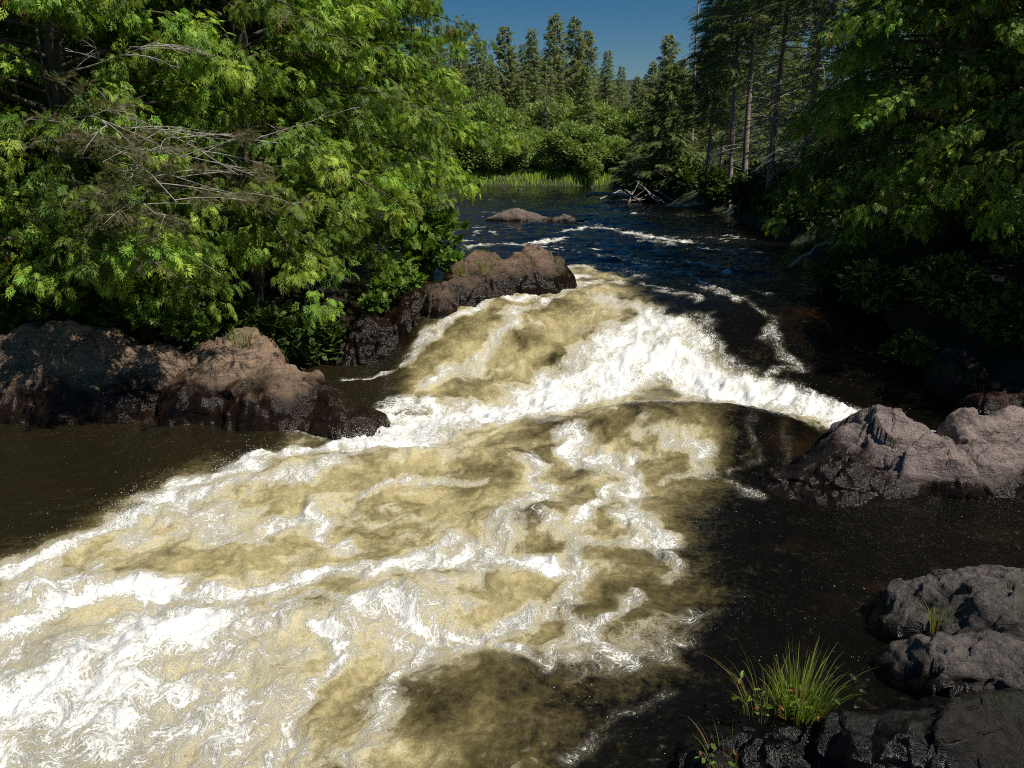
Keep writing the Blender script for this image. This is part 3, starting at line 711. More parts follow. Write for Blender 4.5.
def cedar_parts(H, Rad, h0, nlimb, nfr, size=(.09, .18), dens=5.6, seed=0, mat='cedar', orange=.02, lean=(0, 0), droop=.42, ragged=.4, flat=1.0, blunt=.55):
    """trunk, limbs and crown of one white cedar, base at the origin"""
    r = np.random.default_rng(seed)
    tb = MB(); lb = MB(); cb = MB()
    zz = np.linspace(-.3, H, 14)
    tp = np.stack([lean[0] * (zz / H) ** 1.5 + .05 * np.sin(zz * 1.3 + seed), lean[1] * (zz / H) ** 1.5 + .05 * np.cos(zz * 1.1 + seed), zz], -1)
    tube(tb, tp, np.maximum(.015, .17 * (H / 8) * (1 - zz / H * .93)), 9)
    P = []; F = []; U = []; S = []; T = []
    for i in range(nlimb):
        u = (i + r.random()) / nlimb
        h = h0 + (H - h0) * u ** 1.15
        az = i * 2.39996 + r.normal(0, .25)
        prof = (1 - u) ** blunt * (.75 + .25 * min(1, u / .12))
        L = Rad * prof * (1 + r.uniform(-ragged, ragged * .6)) + .25
        n = 9; s = np.linspace(0, 1, n)
        bx, by = np.interp(h, zz, tp[:, 0]), np.interp(h, zz, tp[:, 1])
        d = np.array([math.cos(az), math.sin(az)])
        up0 = r.uniform(.1, .35) + .5 * u
        zc = h + L * (up0 * s - droop * r.uniform(.7, 1.3) * s ** 2.2)
        bend = r.normal(0, .25)
        pts = np.stack([bx + d[0] * L * s - d[1] * L * bend * s * s, by + d[1] * L * s + d[0] * L * bend * s * s, zc], -1)
        tube(lb, pts, np.linspace(.022 + .006 * L, .004, n), 5)
        nc = max(3, int(L * dens))
        t = np.append(r.uniform(.30, 1, nc) ** .8, 1.0); nc += 1
        cc = np.stack([np.interp(t, s, pts[:, k]) for k in range(3)], -1)
        tg = np.gradient(pts, axis=0); tg = np.stack([np.interp(t, s, tg[:, k]) for k in range(3)], -1); tg /= np.linalg.norm(tg, axis=1)[:, None]
        side = np.stack([-tg[:, 1], tg[:, 0], 0 * t], -1)
        lat = np.clip(r.normal(0, 1, nc) * (.30 * L * (1.02 - t) + .10), -.8, .8)
        cc = cc + side * lat[:, None] + np.stack([0 * t, 0 * t, r.normal(0, .06, nc) - .3 * np.abs(lat)], -1)
        rc = r.uniform(.13, .27, nc); lt = r.uniform(.55, 1.4) * r.uniform(.7, 1.3, nc) * (.7 + .4 * t); yl = np.clip(r.beta(1.3, 2.0, nc) + .3 * (t - .6), 0, 1)
        bad = r.random(nc) < orange
        k = nfr // 4; m = nc * k
        u_ = r.normal(size=(m, 3)); u_ /= np.linalg.norm(u_, axis=1)[:, None]
        rad_ = np.repeat(rc, k) * r.random(m) ** .45
        pp = np.repeat(cc, k, 0) + u_ * rad_[:, None] * np.array([1, 1, .75])
        out = np.repeat(tg, k, 0)
        f = u_ * .75 + out * .55 + np.array([0, 0, -.55]) + r.normal(0, .3, (m, 3))
        upv = u_ * .7 + out * .45 + np.array([0, 0, .5]) + r.normal(0, .35, (m, 3))
        P.append(pp); F.append(f); U.append(upv); S.append(r.uniform(size[0], size[1], m))
        br = np.clip(np.repeat(lt, k) * r.normal(1, .2, m), .35, 1.8)
        T.append(np.stack([br, np.clip(np.repeat(yl, k) + r.normal(0, .15, m), 0, 1), np.repeat(bad, k) * (r.random(m) < .5) * r.uniform(.3, 1, m)], -1))
    P, F, U, S, T = map(np.concatenate, (P, F, U, S, T))
    ta, tb2 = fan_cedar(.4, .05), frond_cedar(3, .35, .05) * 1.15
    h = r.random(len(P)) < .5
    scatter(cb, ta, kites_q(ta), P[h], F[h], U[h], S[h], T[h]); scatter(cb, tb2, kites_q(tb2), P[~h], F[~h], U[~h], S[~h], T[~h])
    return tb.mesh('trunk'), lb.mesh('branches'), cb.mesh('crown', False)
def tree(name, loc, parts, mats, label, cat='tree', group=None, rz=0, sc=1.0):
    o = empty(name, loc, rz, sc); tag(o, label, cat, group)
    for pn, me, mt in zip(('trunk', 'branches', 'crown'), parts, mats):
        if me is not None: put(pn, me, mt, o)
    return o

CM = (M['bark'], M['bark'], M['cedar'])
CMD = (M['bark'], M['bark'], M['cedar_dark'])
# ---- left bank cedars
def lc(x, y, label, sink=.1, **kw):
    mats = kw.pop('mats', CM)
    return tree('cedar_tree', (x, y, gz(x, y) - sink), cedar_parts(**kw), mats, label, 'cedar')
L1 = lc(-5.8, 10.9, 'tall cedar with drooping dark green sprays at the left edge above the shaded rock', H=9, Rad=2.5, h0=1.3, nlimb=130, nfr=70, seed=101)
L2 = lc(-4.0, 12.5, 'bushy cedar with low bright boughs hanging over the domed rock', H=9.5, Rad=2.7, h0=1.4, nlimb=140, nfr=75, seed=102)
L3 = lc(-3.1, 15.3, 'full sunlit cedar leaning out over the ridge rock', H=13, Rad=2.5, h0=1.9, nlimb=190, nfr=75, seed=103, blunt=.45, lean=(.25, 0))
lc(-3.7, 18.4, 'farthest cedar of the left bank, its crown ending against the far forest', H=14, Rad=2.5, h0=1.4, nlimb=180, nfr=70, seed=104, blunt=.45)
def share(src, x, y, rz, sc, label, sink=.1):
    o = copy_tree(src); o.location = (x, y, gz(x, y) - sink); o.rotation_euler = (0, 0, rz); o.scale = (sc, sc, sc); o['label'] = label
    return o
share(L1, -6.6, 14.2, 1.1, 1.2, 'cedar standing deep in the left thicket behind the bushy one')
share(L2, -8.6, 11.2, 2.3, 1.05, 'cedar half out of the picture at the far left')
share(L3, -7.2, 19.5, 3.9, 1.15, 'cedar behind the left thicket, glimpsed between the others')
# ---- right bank cedars
def rc(x, y, label, **kw): return lc(x, y, label, mats=CMD, **kw)
R1 = rc(7.3, 13.6, 'dark cedar with a few sunlit drooping sprays over the right bank', H=9.5, Rad=2.5, h0=.6, nlimb=150, nfr=75, seed=111, dens=6.2, size=(.08, .16), orange=.08, droop=.5, ragged=.48)
R2 = rc(8.7, 12.4, 'shadowy cedar at the right edge with bronze tipped sprays', H=9.5, Rad=2.6, h0=.6, nlimb=140, nfr=70, seed=112, dens=6.2, size=(.08, .16), orange=.08, droop=.5, ragged=.48)
R3 = rc(8.3, 16.2, 'cedar with a narrow bright flank left of the dark right bank cedar', H=10.5, Rad=2.5, h0=.7, nlimb=140, nfr=70, seed=113, dens=6.2, size=(.08, .16), orange=.02, droop=.6)
share(R1, 11.2, 13.8, 2.1, 1.15, 'dense cedar behind the two dark right bank cedars')
share(R3, 8.7, 8.95, 1.0, .70, 'small cedar beyond the right edge of the picture')
share(R2, 13.8, 10.0, 2.0, 1.1, 'tallest cedar beyond the right edge of the picture')
share(R2, 8.4, 1.0, 3.3, .8, 'cedar beside the lower right rocks, just out of the picture')
share(R1, 11.4, 4.4, 4.3, .85, 'cedar above the camera side bank, out of the picture')
# ---- spruces and pines
def spruce_parts(H, Rad, h0, nlimb, ntw, tw=(.3, .5), seed=0, blunt=.85, up=.05, droop=.28, trunk_r=.010, accent=0.0, bare=(0, 0), ragged=.3, sparse=0.0, nsub=0, w=.032):
    r = np.random.default_rng(seed)
    tb = MB(); lb = MB(); cb = MB()
    zz = np.linspace(-.5, H, 12)
    tp = np.stack([.06 * np.sin(zz * .5 + seed), .06 * np.cos(zz * .45 + seed), zz], -1)
    tube(tb, tp, np.maximum(.012, trunk_r * H * (1 - zz / H * .95)), 7)
    P = []; F = []; U = []; S = []; T = []
    def limb(h, az, L, live, thick=1.0):
        n = 6; s = np.linspace(0, 1, n)
        zc = h + L * (up * s - droop * s ** 1.6 + (.16 * s ** 4 if live else 0))
        b = r.normal(0, .15)
        pts = np.stack([math.cos(az) * L * s - math.sin(az) * L * b * s * s, math.sin(az) * L * s + math.cos(az) * L * b * s * s, zc], -1)
        tube(lb, pts, np.linspace(.008 + .006 * L, .003, n) * thick, 4)
        if not live:
            for _ in range(nsub):
                t = r.uniform(.25, .95); q = np.array([np.interp(t, s, pts[:, k]) for k in range(3)])
                a2 = az + r.choice([-1, 1]) * r.uniform(.5, 1.1); l2 = L * r.uniform(.15, .4) * (1.1 - t)
                tube(lb, np.stack([q, q + np.array([math.cos(a2) * l2 * .5, math.sin(a2) * l2 * .5, -.1 * l2]), q + np.array([math.cos(a2) * l2, math.sin(a2) * l2, -.35 * l2])]), [.006, .004, .002], 3)
            return
        m = max(3, int(ntw * (.25 + L / Rad)))
        t = r.uniform(.12, 1, m)
        pp = np.stack([np.interp(t, s, pts[:, k]) for k in range(3)], -1)
        d = np.array([math.cos(az), math.sin(az), 0]); sd_ = np.array([-d[1], d[0], 0])
        lat = r.normal(0, .5, m) * (.35 * L * (1.05 - t) + .05)
        pp = pp + lat[:, None] * sd_ + np.stack([0 * t, 0 * t, r.normal(0, .04, m) - .25 * np.abs(lat)], -1)
        f = d[None] + sd_[None] * (np.sign(lat) * r.uniform(.2, 1.1, m))[:, None] + np.stack([0 * t, 0 * t, r.uniform(-.75, .15, m)], -1)
        P.append(pp); F.append(f); U.append(np.array([[0, 0, 1.]]) + r.normal(0, .4, (m, 3))); S.append(r.uniform(tw[0], tw[1], m))
        T.append(np.stack([np.clip(r.normal(1, .2, m), .5, 1.6), r.beta(1.2, 2.5, m), (r.random(m) < accent) * r.uniform(.3, .9, m)], -1))
    for i in range(nlimb):
        u = (i + r.random() * .8) / nlimb
        if r.random() < sparse: continue
        h = h0 + (H - h0) * u
        L = Rad * (1 - u) ** blunt * (1 + r.uniform(-ragged, ragged)) + .12
        limb(h, i * 2.4 + r.normal(0, .3), L, True)
    for i in range(bare[0]):
        u = (i + r.random()) / bare[0]
        limb(bare[1] + (h0 - bare[1]) * u, r.uniform(0, 2 * PI), Rad * r.uniform(.45, 1.05), False)
    if P:
        P, F, U, S, T = map(np.concatenate, (P, F, U, S, T))
        t1 = twig_spruce(6, w)
        scatter(cb, t1, kites_q(t1), P, F, U, S, T)
    return tb.mesh('trunk'), lb.mesh('branches'), (cb.mesh('crown', False) if P is not None and len(P) else None)
SM = (M['bark_spruce'], M['bark_spruce'], M['spruce'])
SMD = (M['bark_spruce'], M['bark_dead'], M['spruce'])
def at_tree(px, Y): return (px - 512) / FPX * (Y * CP + 2.0 * SP)
def spr(px, Y, label, mats=SM, **kw):
    x = at_tree(px, Y)
    return tree('spruce_tree', (x, Y, gz(x, Y) - .1), spruce_parts(**kw), mats, label, 'spruce')
spr(668, 38, 'dark full spruce rising behind the driftwood heap', H=5.6, Rad=2.1, h0=.4, nlimb=110, ntw=44, seed=201, tw=(.35, .6))
spr(640, 41, 'young dark spruce at the left end of the right bank wood', H=3.9, Rad=1.6, h0=.3, nlimb=80, ntw=40, seed=202, tw=(.35, .6))
spr(727, 31, 'spruce with pale bare lower trunk, left of a close pair', mats=SMD, H=11.5, Rad=1.45, h0=4.6, nlimb=100, ntw=30, seed=203, bare=(26, 1.6), nsub=4, tw=(.3, .5), ragged=.4)
spr(742, 30, 'thin spruce with bare reddish trunk standing in the middle of the pale trunks', mats=SMD, H=12.5, Rad=1.35, h0=5.6, nlimb=90, ntw=30, seed=204, bare=(30, 1.8), nsub=4, tw=(.3, .5), ragged=.4)
spr(768, 25, 'spruce with long grey dead branches fanning out below its crown', mats=SMD, H=11.5, Rad=2.1, h0=5.8, nlimb=90, ntw=40, seed=205, bare=(70, 1.4), nsub=7, tw=(.3, .5), accent=.25)
spr(800, 23, 'half dead spruce with drooping bare boughs beside the right bank cedars', mats=SMD, H=10.5, Rad=2.3, h0=5.2, nlimb=80, ntw=34, seed=206, bare=(80, 1.5), nsub=8, tw=(.3, .5), accent=.35, droop=.4)
spr(705, 33, 'spruce with yellow green tips just left of the pale trunks', H=9.2, Rad=1.3, h0=3.0, nlimb=100, ntw=30, seed=207, tw=(.3, .55), ragged=.45)
spr(840, 25, 'tall spruce closing the wood behind the right bank cedars', H=9.5, Rad=2.3, h0=1.0, nlimb=110, ntw=30, seed=208, tw=(.35, .6))
spr(900, 22, 'broad spruce hidden behind the dark right bank cedar', H=9.5, Rad=2.4, h0=1.0, nlimb=110, ntw=30, seed=209, tw=(.35, .6))
spr(765, 38, 'spruce filling the gap behind the pale trunks', H=11, Rad=2.4, h0=1.5, nlimb=110, ntw=36, seed=210, tw=(.4, .65))
spr(720, 44, 'spruce deep in the wood behind the driftwood', H=11, Rad=2.3, h0=1.0, nlimb=100, ntw=36, seed=211, tw=(.4, .65))
x = at_tree(688, 42)
sn = empty('dead_snag', (x, 42, gz(x, 42))); tag(sn, 'tall thin dead snag with stubs of branches against the sky', 'snag')
pt = spruce_parts(H=13.5, Rad=.7, h0=13, nlimb=1, ntw=1, seed=215, bare=(60, 4), nsub=2, trunk_r=.007)
put('trunk', pt[0], M['bark_dead'], sn); put('branches', pt[1], M['bark_dead'], sn)

# far forest: shared shapes, individual trees
FAR = []
for k in range(4):
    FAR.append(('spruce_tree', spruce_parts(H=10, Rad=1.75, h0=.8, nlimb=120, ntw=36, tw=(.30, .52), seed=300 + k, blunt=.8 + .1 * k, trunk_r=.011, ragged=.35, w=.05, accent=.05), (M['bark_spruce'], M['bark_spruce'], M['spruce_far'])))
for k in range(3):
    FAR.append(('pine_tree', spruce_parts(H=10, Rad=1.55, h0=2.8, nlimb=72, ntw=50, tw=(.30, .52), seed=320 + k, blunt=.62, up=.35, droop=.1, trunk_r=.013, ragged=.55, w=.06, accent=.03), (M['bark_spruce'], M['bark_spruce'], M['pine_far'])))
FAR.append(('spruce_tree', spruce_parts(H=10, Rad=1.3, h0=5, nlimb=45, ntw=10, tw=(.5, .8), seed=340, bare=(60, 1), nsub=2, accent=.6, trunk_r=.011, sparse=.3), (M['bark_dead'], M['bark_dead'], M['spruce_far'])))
protos = {}
def far_tree(kind, px, Y, toppy, label, group=None, wide=1.0):
    nm, parts, mats = FAR[kind]
    x = at_tree(px, Y); z = gz(x, Y) - .1
    top = at_y(px, toppy, Y)[2]; s = max(.3, (top - z) / 10.0)
    if kind not in protos:
        o = tree(nm, (x, Y, z), parts, mats, label, nm.split('_')[0], group); protos[kind] = o
    else:
        o = copy_tree(protos[kind]); o['label'] = label
        if group: o['group'] = group
        elif 'group' in o: del o['group']
    o.location = (x, Y, z); o.rotation_euler = (0, 0, random.uniform(0, 6.28)); o.scale = (s * wide, s * wide, s)
    return o
named = [(0, 478, 66, 35, 'far spruce nearest the left bank cedars', 1.0), (4, 505, 72, 26, 'broad topped pine left of the tallest far pines', 1.0), (1, 493, 60, 62, 'short pointed spruce below the first far pines', 1.1),
         (5, 553, 70, 14, 'tallest far pine, left of a touching pair', .9), (6, 572, 71, 17, 'tall far pine right of the tallest one', .9), (4, 585, 74, 30, 'far pine at the right end of the tall group', .9),
         (2, 531, 66, 28, 'narrow far spruce between the two pine groups', 1.0), (3, 583, 58, 66, 'dark cone shaped spruce in front of the tall far pines', 1.25), (7, 546, 60, 62, 'grey half dead spruce among the far trees', 1.0),
         (1, 604, 68, 50, 'slim spruce on the slope right of the tall pines', 1.0), (0, 618, 72, 66, 'slim spruce at the low notch in the skyline', 1.0), (7, 617, 60, 82, 'bare topped grey spruce under the skyline notch', .9), (5, 634, 76, 76, 'rounded pine beside the skyline notch', 1.0),
         (4, 662, 58, 34, 'dark pine with a bulky crown left of the snag', .85), (6, 648, 64, 62, 'lower pine left of the bulky one', .9), (7, 680, 55, 55, 'brownish thin spruce between bulky pine and snag', 1.0), (2, 640, 56, 88, 'small spruce in front of the rounded pine', 1.0),
         (2, 520, 60, 78, 'pointed spruce behind the alder bushes at left', 1.1), (0, 560, 62, 84, 'blunt spruce in the middle of the far wood', 1.1), (1, 665, 50, 82, 'dark spruce below the bulky pine', 1.2), (5, 700, 60, 40, 'pine seen between snag and bare trunks', 1.0)]
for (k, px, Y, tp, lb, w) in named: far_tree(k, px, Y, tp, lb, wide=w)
for i in range(64):                           # the wood behind, all alike at this distance
    px = 380 + i * 6.8 + random.uniform(-6, 6); Y = random.uniform(76, 100)
    skyl = np.interp(px, [380, 500, 570, 600, 630, 660, 720, 820], [20, 40, 36, 62, 88, 62, 40, 20])
    far_tree(random.choice([0, 1, 2, 3, 0, 1, 4, 5, 6]), px, Y, skyl + random.uniform(2, 34), 'slender conifer in the back rows of the far forest', 'conifers in the back rows of the far forest')
for i in range(26):                           # sides of the valley
    sgn = -1 if i < 12 else 1
    Y = random.uniform(26, 72); x = (-11 - random.uniform(0, 16)) if sgn < 0 else (13 + random.uniform(0, 16))
    if sgn > 0: x += 9 if Y < 40 else 13
    k = random.choice([0, 1, 2, 3, 4]); o = copy_tree(protos[k]); s = random.uniform(1.0, 1.4)
    o.location = (x, Y, gz(x, Y) - .1); o.scale = (s, s, s); o.rotation_euler = (0, 0, random.uniform(0, 6.28))
    o['label'] = 'conifer of the valley side forest, screened by the bank trees'; o['group'] = 'conifers of the valley sides'

# ---- bushes
def bush_parts(W, H, n, size, seed, sprig=(7, .15, .38), lobes=16, nstem=9, accent=0.0):
    r = np.random.default_rng(seed); cb = MB(); sb = MB()
    P = []; O = []
    for i in range(lobes):
        a = r.uniform(0, 2 * PI); q = math.sqrt(r.random()) * W * .68; h = H * r.uniform(.25, .82) * (1 - .35 * q / W)
        rl = r.uniform(.24, .42) * min(W, H)
        u = unit(n // lobes); u = u * (r.random((len(u), 1)) ** .4)
        c = np.array([q * math.cos(a), q * math.sin(a), h])
        P.append(c + u * rl * np.array([1, 1, .85])); O.append(u + np.array([0, 0, .3]) + .3 * c / W)
        if i < nstem:
            b = np.array([.15 * math.cos(a) * W * .4, .15 * math.sin(a) * W * .4, -.15])
            tube(sb, np.stack([b, b + (c - b) * np.array([.35, .35, .5]), c]), [.012 + .006 * H, .01 + .004 * H, .006], 5)
    P = np.concatenate(P); O = np.concatenate(O); m = len(P)
    F = O * .8 + unit(m) * .8; U = np.array([[0, 0, 1.]]) + O * .4 + r.normal(0, .35, (m, 3))
    T = np.stack([np.clip(r.normal(1, .25, m), .45, 1.7), r.beta(1.3, 2, m), (r.random(m) < accent) * r.uniform(.3, 1, m)], -1)
    t, q = leaf_sprig(*sprig)
    k = P[:, 2] > .02
    scatter(cb, t, q, P[k], F[k], U[k], r.uniform(size[0], size[1], m)[k], T[k])
    return sb.mesh('stems'), cb.mesh('foliage', False)
def bush(x, y, parts, mat, label, cat='bush', name='alder_bush', group=None, z=None, rz=0, sc=1.0):
    o = empty(name, (x, y, gz(x, y) - .03 if z is None else z), rz, sc); tag(o, label, cat, group)
    put('stems', parts[0], M['bark'], o); put('foliage', parts[1], mat, o); return o
bp = [bush_parts(2.6, 4.2, 17000, (.17, .30), 400 + k, lobes=34, sprig=(4, .17, .42)) for k in range(3)]
for i, (px, Y, s, lb) in enumerate([(573, 54.5, 1.0, 'large rounded alder bush behind the bright far shore grass'), (508, 54.5, .82, 'alder bush beside the left bank cedars across the water'),
                                    (535, 57, .78, 'alder bush tucked between the two larger far bushes'), (612, 55.5, .72, 'grey green bush right of the large rounded alder'),
                                    (482, 53.8, .75, 'alder bush glimpsed past the edge of the left cedars'), (640, 50, .62, 'low bush at the corner behind the driftwood'), (460, 54, .9, 'alder bush hidden behind the overhanging left cedar'),
                                    (588, 53.5, .42, 'small alder bush low at the foot of the large rounded one'), (548, 54, .45, 'small alder bush at the left foot of the large rounded one')]):
    x = at_tree(px, Y); o = bush(x, Y, bp[i % 3], M['alder'], lb, rz=i * 1.3, sc=(s, s, s * .86))
M_und = leaf_mat('right_bank_leaves', (.05, .10, .02), (.12, .17, .03), .35, .5)
up_ = [bush_parts(.9, 1.0, 1500, (.14, .26), 420 + k, lobes=12) for k in range(2)]
for i, (px, Y, s, sx_, lb) in enumerate([(518, 61, 1.05, 1.0, 'pale green deciduous tree between the far pines and the alder bushes'), (556, 63, 1.15, 1.0, 'round deciduous tree low in the middle of the far slope'), (602, 60, 1.1, .9, 'light green tree under the slim spruces of the far slope'),
                                         (632, 58, 1.05, .9, 'grey green tree at the foot of the skyline notch'), (490, 58, 1.2, .9, 'deciduous tree with a russet tinge beside the left bank cedars across the water'), (655, 52, 1.0, .8, 'light tree deep behind the driftwood corner')]):
    x = at_tree(px, Y); bush(x, Y, bp[(i + 1) % 3], M['alder'], lb, 'tree', 'deciduous_tree', rz=i * 2.2 + .5, sc=(s * sx_, s * sx_, s))
for i, (px, py, s, lb) in enumerate([(735, 212, 1.1, 'leafy undergrowth bush under the pale spruce trunks'), (765, 222, 1.0, 'undergrowth bush on the bank right of the pale trunks'), (795, 232, 1.1, 'undergrowth bush at the left foot of the right bank cedars'),
                                     (705, 205, .9, 'bush on the bank right of the driftwood heap'), (780, 215, 1.3, 'bush standing back from the right bank between spruces'), (750, 205, 1.2, 'bush behind the undergrowth below the pale trunks')]):
    x, y = at(px, py, 1.1)
    k = 0
    while sdf(RIVER, np.array([x]), np.array([y]))[0] < .5 and k < 60: x += .12; k += 1
    bush(x, y, up_[i % 2], M_und, lb, 'bush', 'undergrowth_bush', rz=i, sc=s)

for i, (px, py, Y, s, lb) in enumerate([(275, 325, 11.6, .9, 'dark bush added to blacken the gap between the domed rock and the ridge rock'), (325, 306, 12.4, .65, 'dark bush added as shade under the low cedar boughs left of the ridge rock'), (225, 300, 11.3, .8, 'dark leafy bush added as shade behind the domed rock'),  # left bank bushes added as dark fill for the shaded void
                                        (690, 196, 36.0, 1.3, 'bush standing right behind the driftwood heap'), (655, 190, 38.5, 1.3, 'bush directly behind the driftwood heap'), (725, 200, 33.0, 1.2, 'bush on the bank over the long grey trunk')]):
    x, y, z = at_y(px, py, Y); bush(x, y, up_[i % 2], M_und, lb, 'bush', 'undergrowth_bush', rz=i * 2.1, sc=s)

for i, (px, py, Y, s, lb) in enumerate([(880, 285, 12.2, .7, 'fern like bush in the shade under the dark right bank cedar'), (945, 300, 11.4, .75, 'shaded bush on the slope above the rusty rock'), (1000, 330, 10.6, .7, 'leafy bush on the dark slope at the right edge of the picture'),
                                        (915, 335, 10.9, .45, 'small low plant clinging to the black ledge above the dark water'), (850, 262, 13.4, .7, 'shaded bush where the right bank cedar boughs meet the ledge')]):
    x, y, z = at_y(px, py, Y); bush(x, y, up_[i % 2], M_und, lb, 'bush', 'undergrowth_bush', z=max(gz(x, y), z - .45), rz=i * 1.7, sc=s)

# ---- far shore grass (nobody could count it)
def far_grass():
    mb = MB(); n = 7000
    x = rng.uniform(-9, 6.5, n); y = 51.2 + rng.random(n) ** 1.5 * 3.2
    d = sdf(RIVER, x, y); k = (d > .05) & (d < 2.6); x, y = x[k], y[k]; n = len(x)
    z = ground_z(x, y)
    dens = fbm(x * .5, y * .5, 2, 800); h = np.clip(.38 + .45 * dens, .12, .8) * rng.uniform(.6, 1.2, n)
    a = rng.uniform(0, 2 * PI, n); l = rng.uniform(.0, .35, n) * h; w = rng.uniform(.015, .035, n)
    p0 = np.stack([x, y, z - .05], -1); s = np.stack([np.cos(a), np.sin(a), 0 * a], -1) * w[:, None]
    tip = p0 + np.stack([np.cos(a * 3) * l, np.sin(a * 3) * l, h], -1)
    mid = p0 * .5 + tip * .5 + np.stack([0 * a, 0 * a, .1 * h], -1)
    V = np.stack([p0 - s, p0 + s, mid + s * .8, tip, mid - s * .8], 1).reshape(-1, 3)
    i = np.arange(n)[:, None] * 5
    Q = (i + np.array([[0, 1, 2, 4]])); T = (i + np.array([[4, 2, 3]]))
    mb.add(V, Q, T, np.repeat(np.stack([np.clip(rng.normal(1, .2, n), .5, 1.5), rng.random(n) * .8, 0 * a], -1), 5, 0))
    tag(put('shore_grass', mb.mesh('shore_grass', False), M['far_grass']), 'bright green grass fringe along the far shore', 'grass', kind='stuff')
far_grass()

# ---- driftwood heap by the right bank: each log a thing
def log(px0, py0, z0, px1, py1, z1, Y0, Y1, r0, label, twigs=0, seed=0, mat='drift'):
    r = np.random.default_rng(seed); a = np.array(at_y(px0, py0, Y0)); b = np.array(at_y(px1, py1, Y1))
    t = np.linspace(0, 1, 8)[:, None]; L = np.linalg.norm(b - a)
    pts = a * (1 - t) + b * t + np.stack([r.normal(0, .02 * L, 8), r.normal(0, .02 * L, 8), .03 * L * np.sin(t[:, 0] * 3.1) + r.normal(0, .012 * L, 8)], -1)
    mb = MB(); tube(mb, pts - a, np.linspace(r0, r0 * .45, 8), 7)
    o = put('driftwood_log', mb.mesh('driftwood_log'), M[mat], loc=a); tag(o, label, 'driftwood', 'driftwood heap at the right bank')
    if twigs:
        for _ in range(twigs):
            k = r.integers(2, 7); q = pts[k] - a; d = unit(1)[0] * np.array([1, .6, .7]) + (b - a) / L * .6; d[2] = abs(d[2]) * .8
            tb_ = MB(); l2 = r.uniform(.3, .8)
            tube(tb_, np.stack([q, q + d * l2 * .5, q + d * l2 + np.array([0, 0, .08])]), [r0 * .35, r0 * .25, .006], 5)
            put('branch_stub', tb_.mesh('branch_stub'), M[mat], o)
logs = [(586, 194, 634, 197, 36.5, 35.5, .10, 'long bleached log lying level on the driftwood heap', 3), (596, 206, 640, 199, 35.8, 36.4, .08, 'bleached log slanting down toward the water at the left of the heap', 2),
        (612, 211, 665, 207, 35.6, 35.0, .09, 'dark stained log along the foot of the heap', 0), (672, 208, 640, 187, 35.2, 36.6, .05, 'thin pole leaning up leftward out of the heap', 2),
        (664, 209, 636, 181, 35.4, 36.8, .04, 'slimmest pole, steepest of those leaning left', 1), (645, 208, 625, 190, 35.6, 36.6, .05, 'short pale pole leaning left behind the level log', 2),
        (682, 207, 655, 190, 35.2, 36.2, .05, 'curved branch leaning left at the right side of the heap', 3), (600, 199, 622, 190, 36.6, 36.9, .05, 'short stick crossing the top of the heap', 1),
        (640, 213, 720, 205, 34.6, 32.5, .11, 'long grey trunk lying along the bank right of the heap', 0), (605, 203, 660, 212, 36.2, 34.6, .06, 'weathered log angled to the right across the front of the heap', 2),
        (680, 200, 669, 168, 36.0, 36.4, .045, 'upright broken stake standing behind the heap', 1), (628, 206, 632, 193, 36, 36.2, .07, 'stump end poking up in the middle of the heap', 3)]
for i, (a, b, c, d, Y0, Y1, r0, lb, tw) in enumerate(logs): log(a, b, 0, c, d, 0, Y0, Y1, r0, lb, tw, 500 + i)
log(790, 268, 0, 838, 236, 0, 15.8, 15.4, .05, 'thin bare trunk leaning from the dark water up into the right bank cedars', 1, 540)

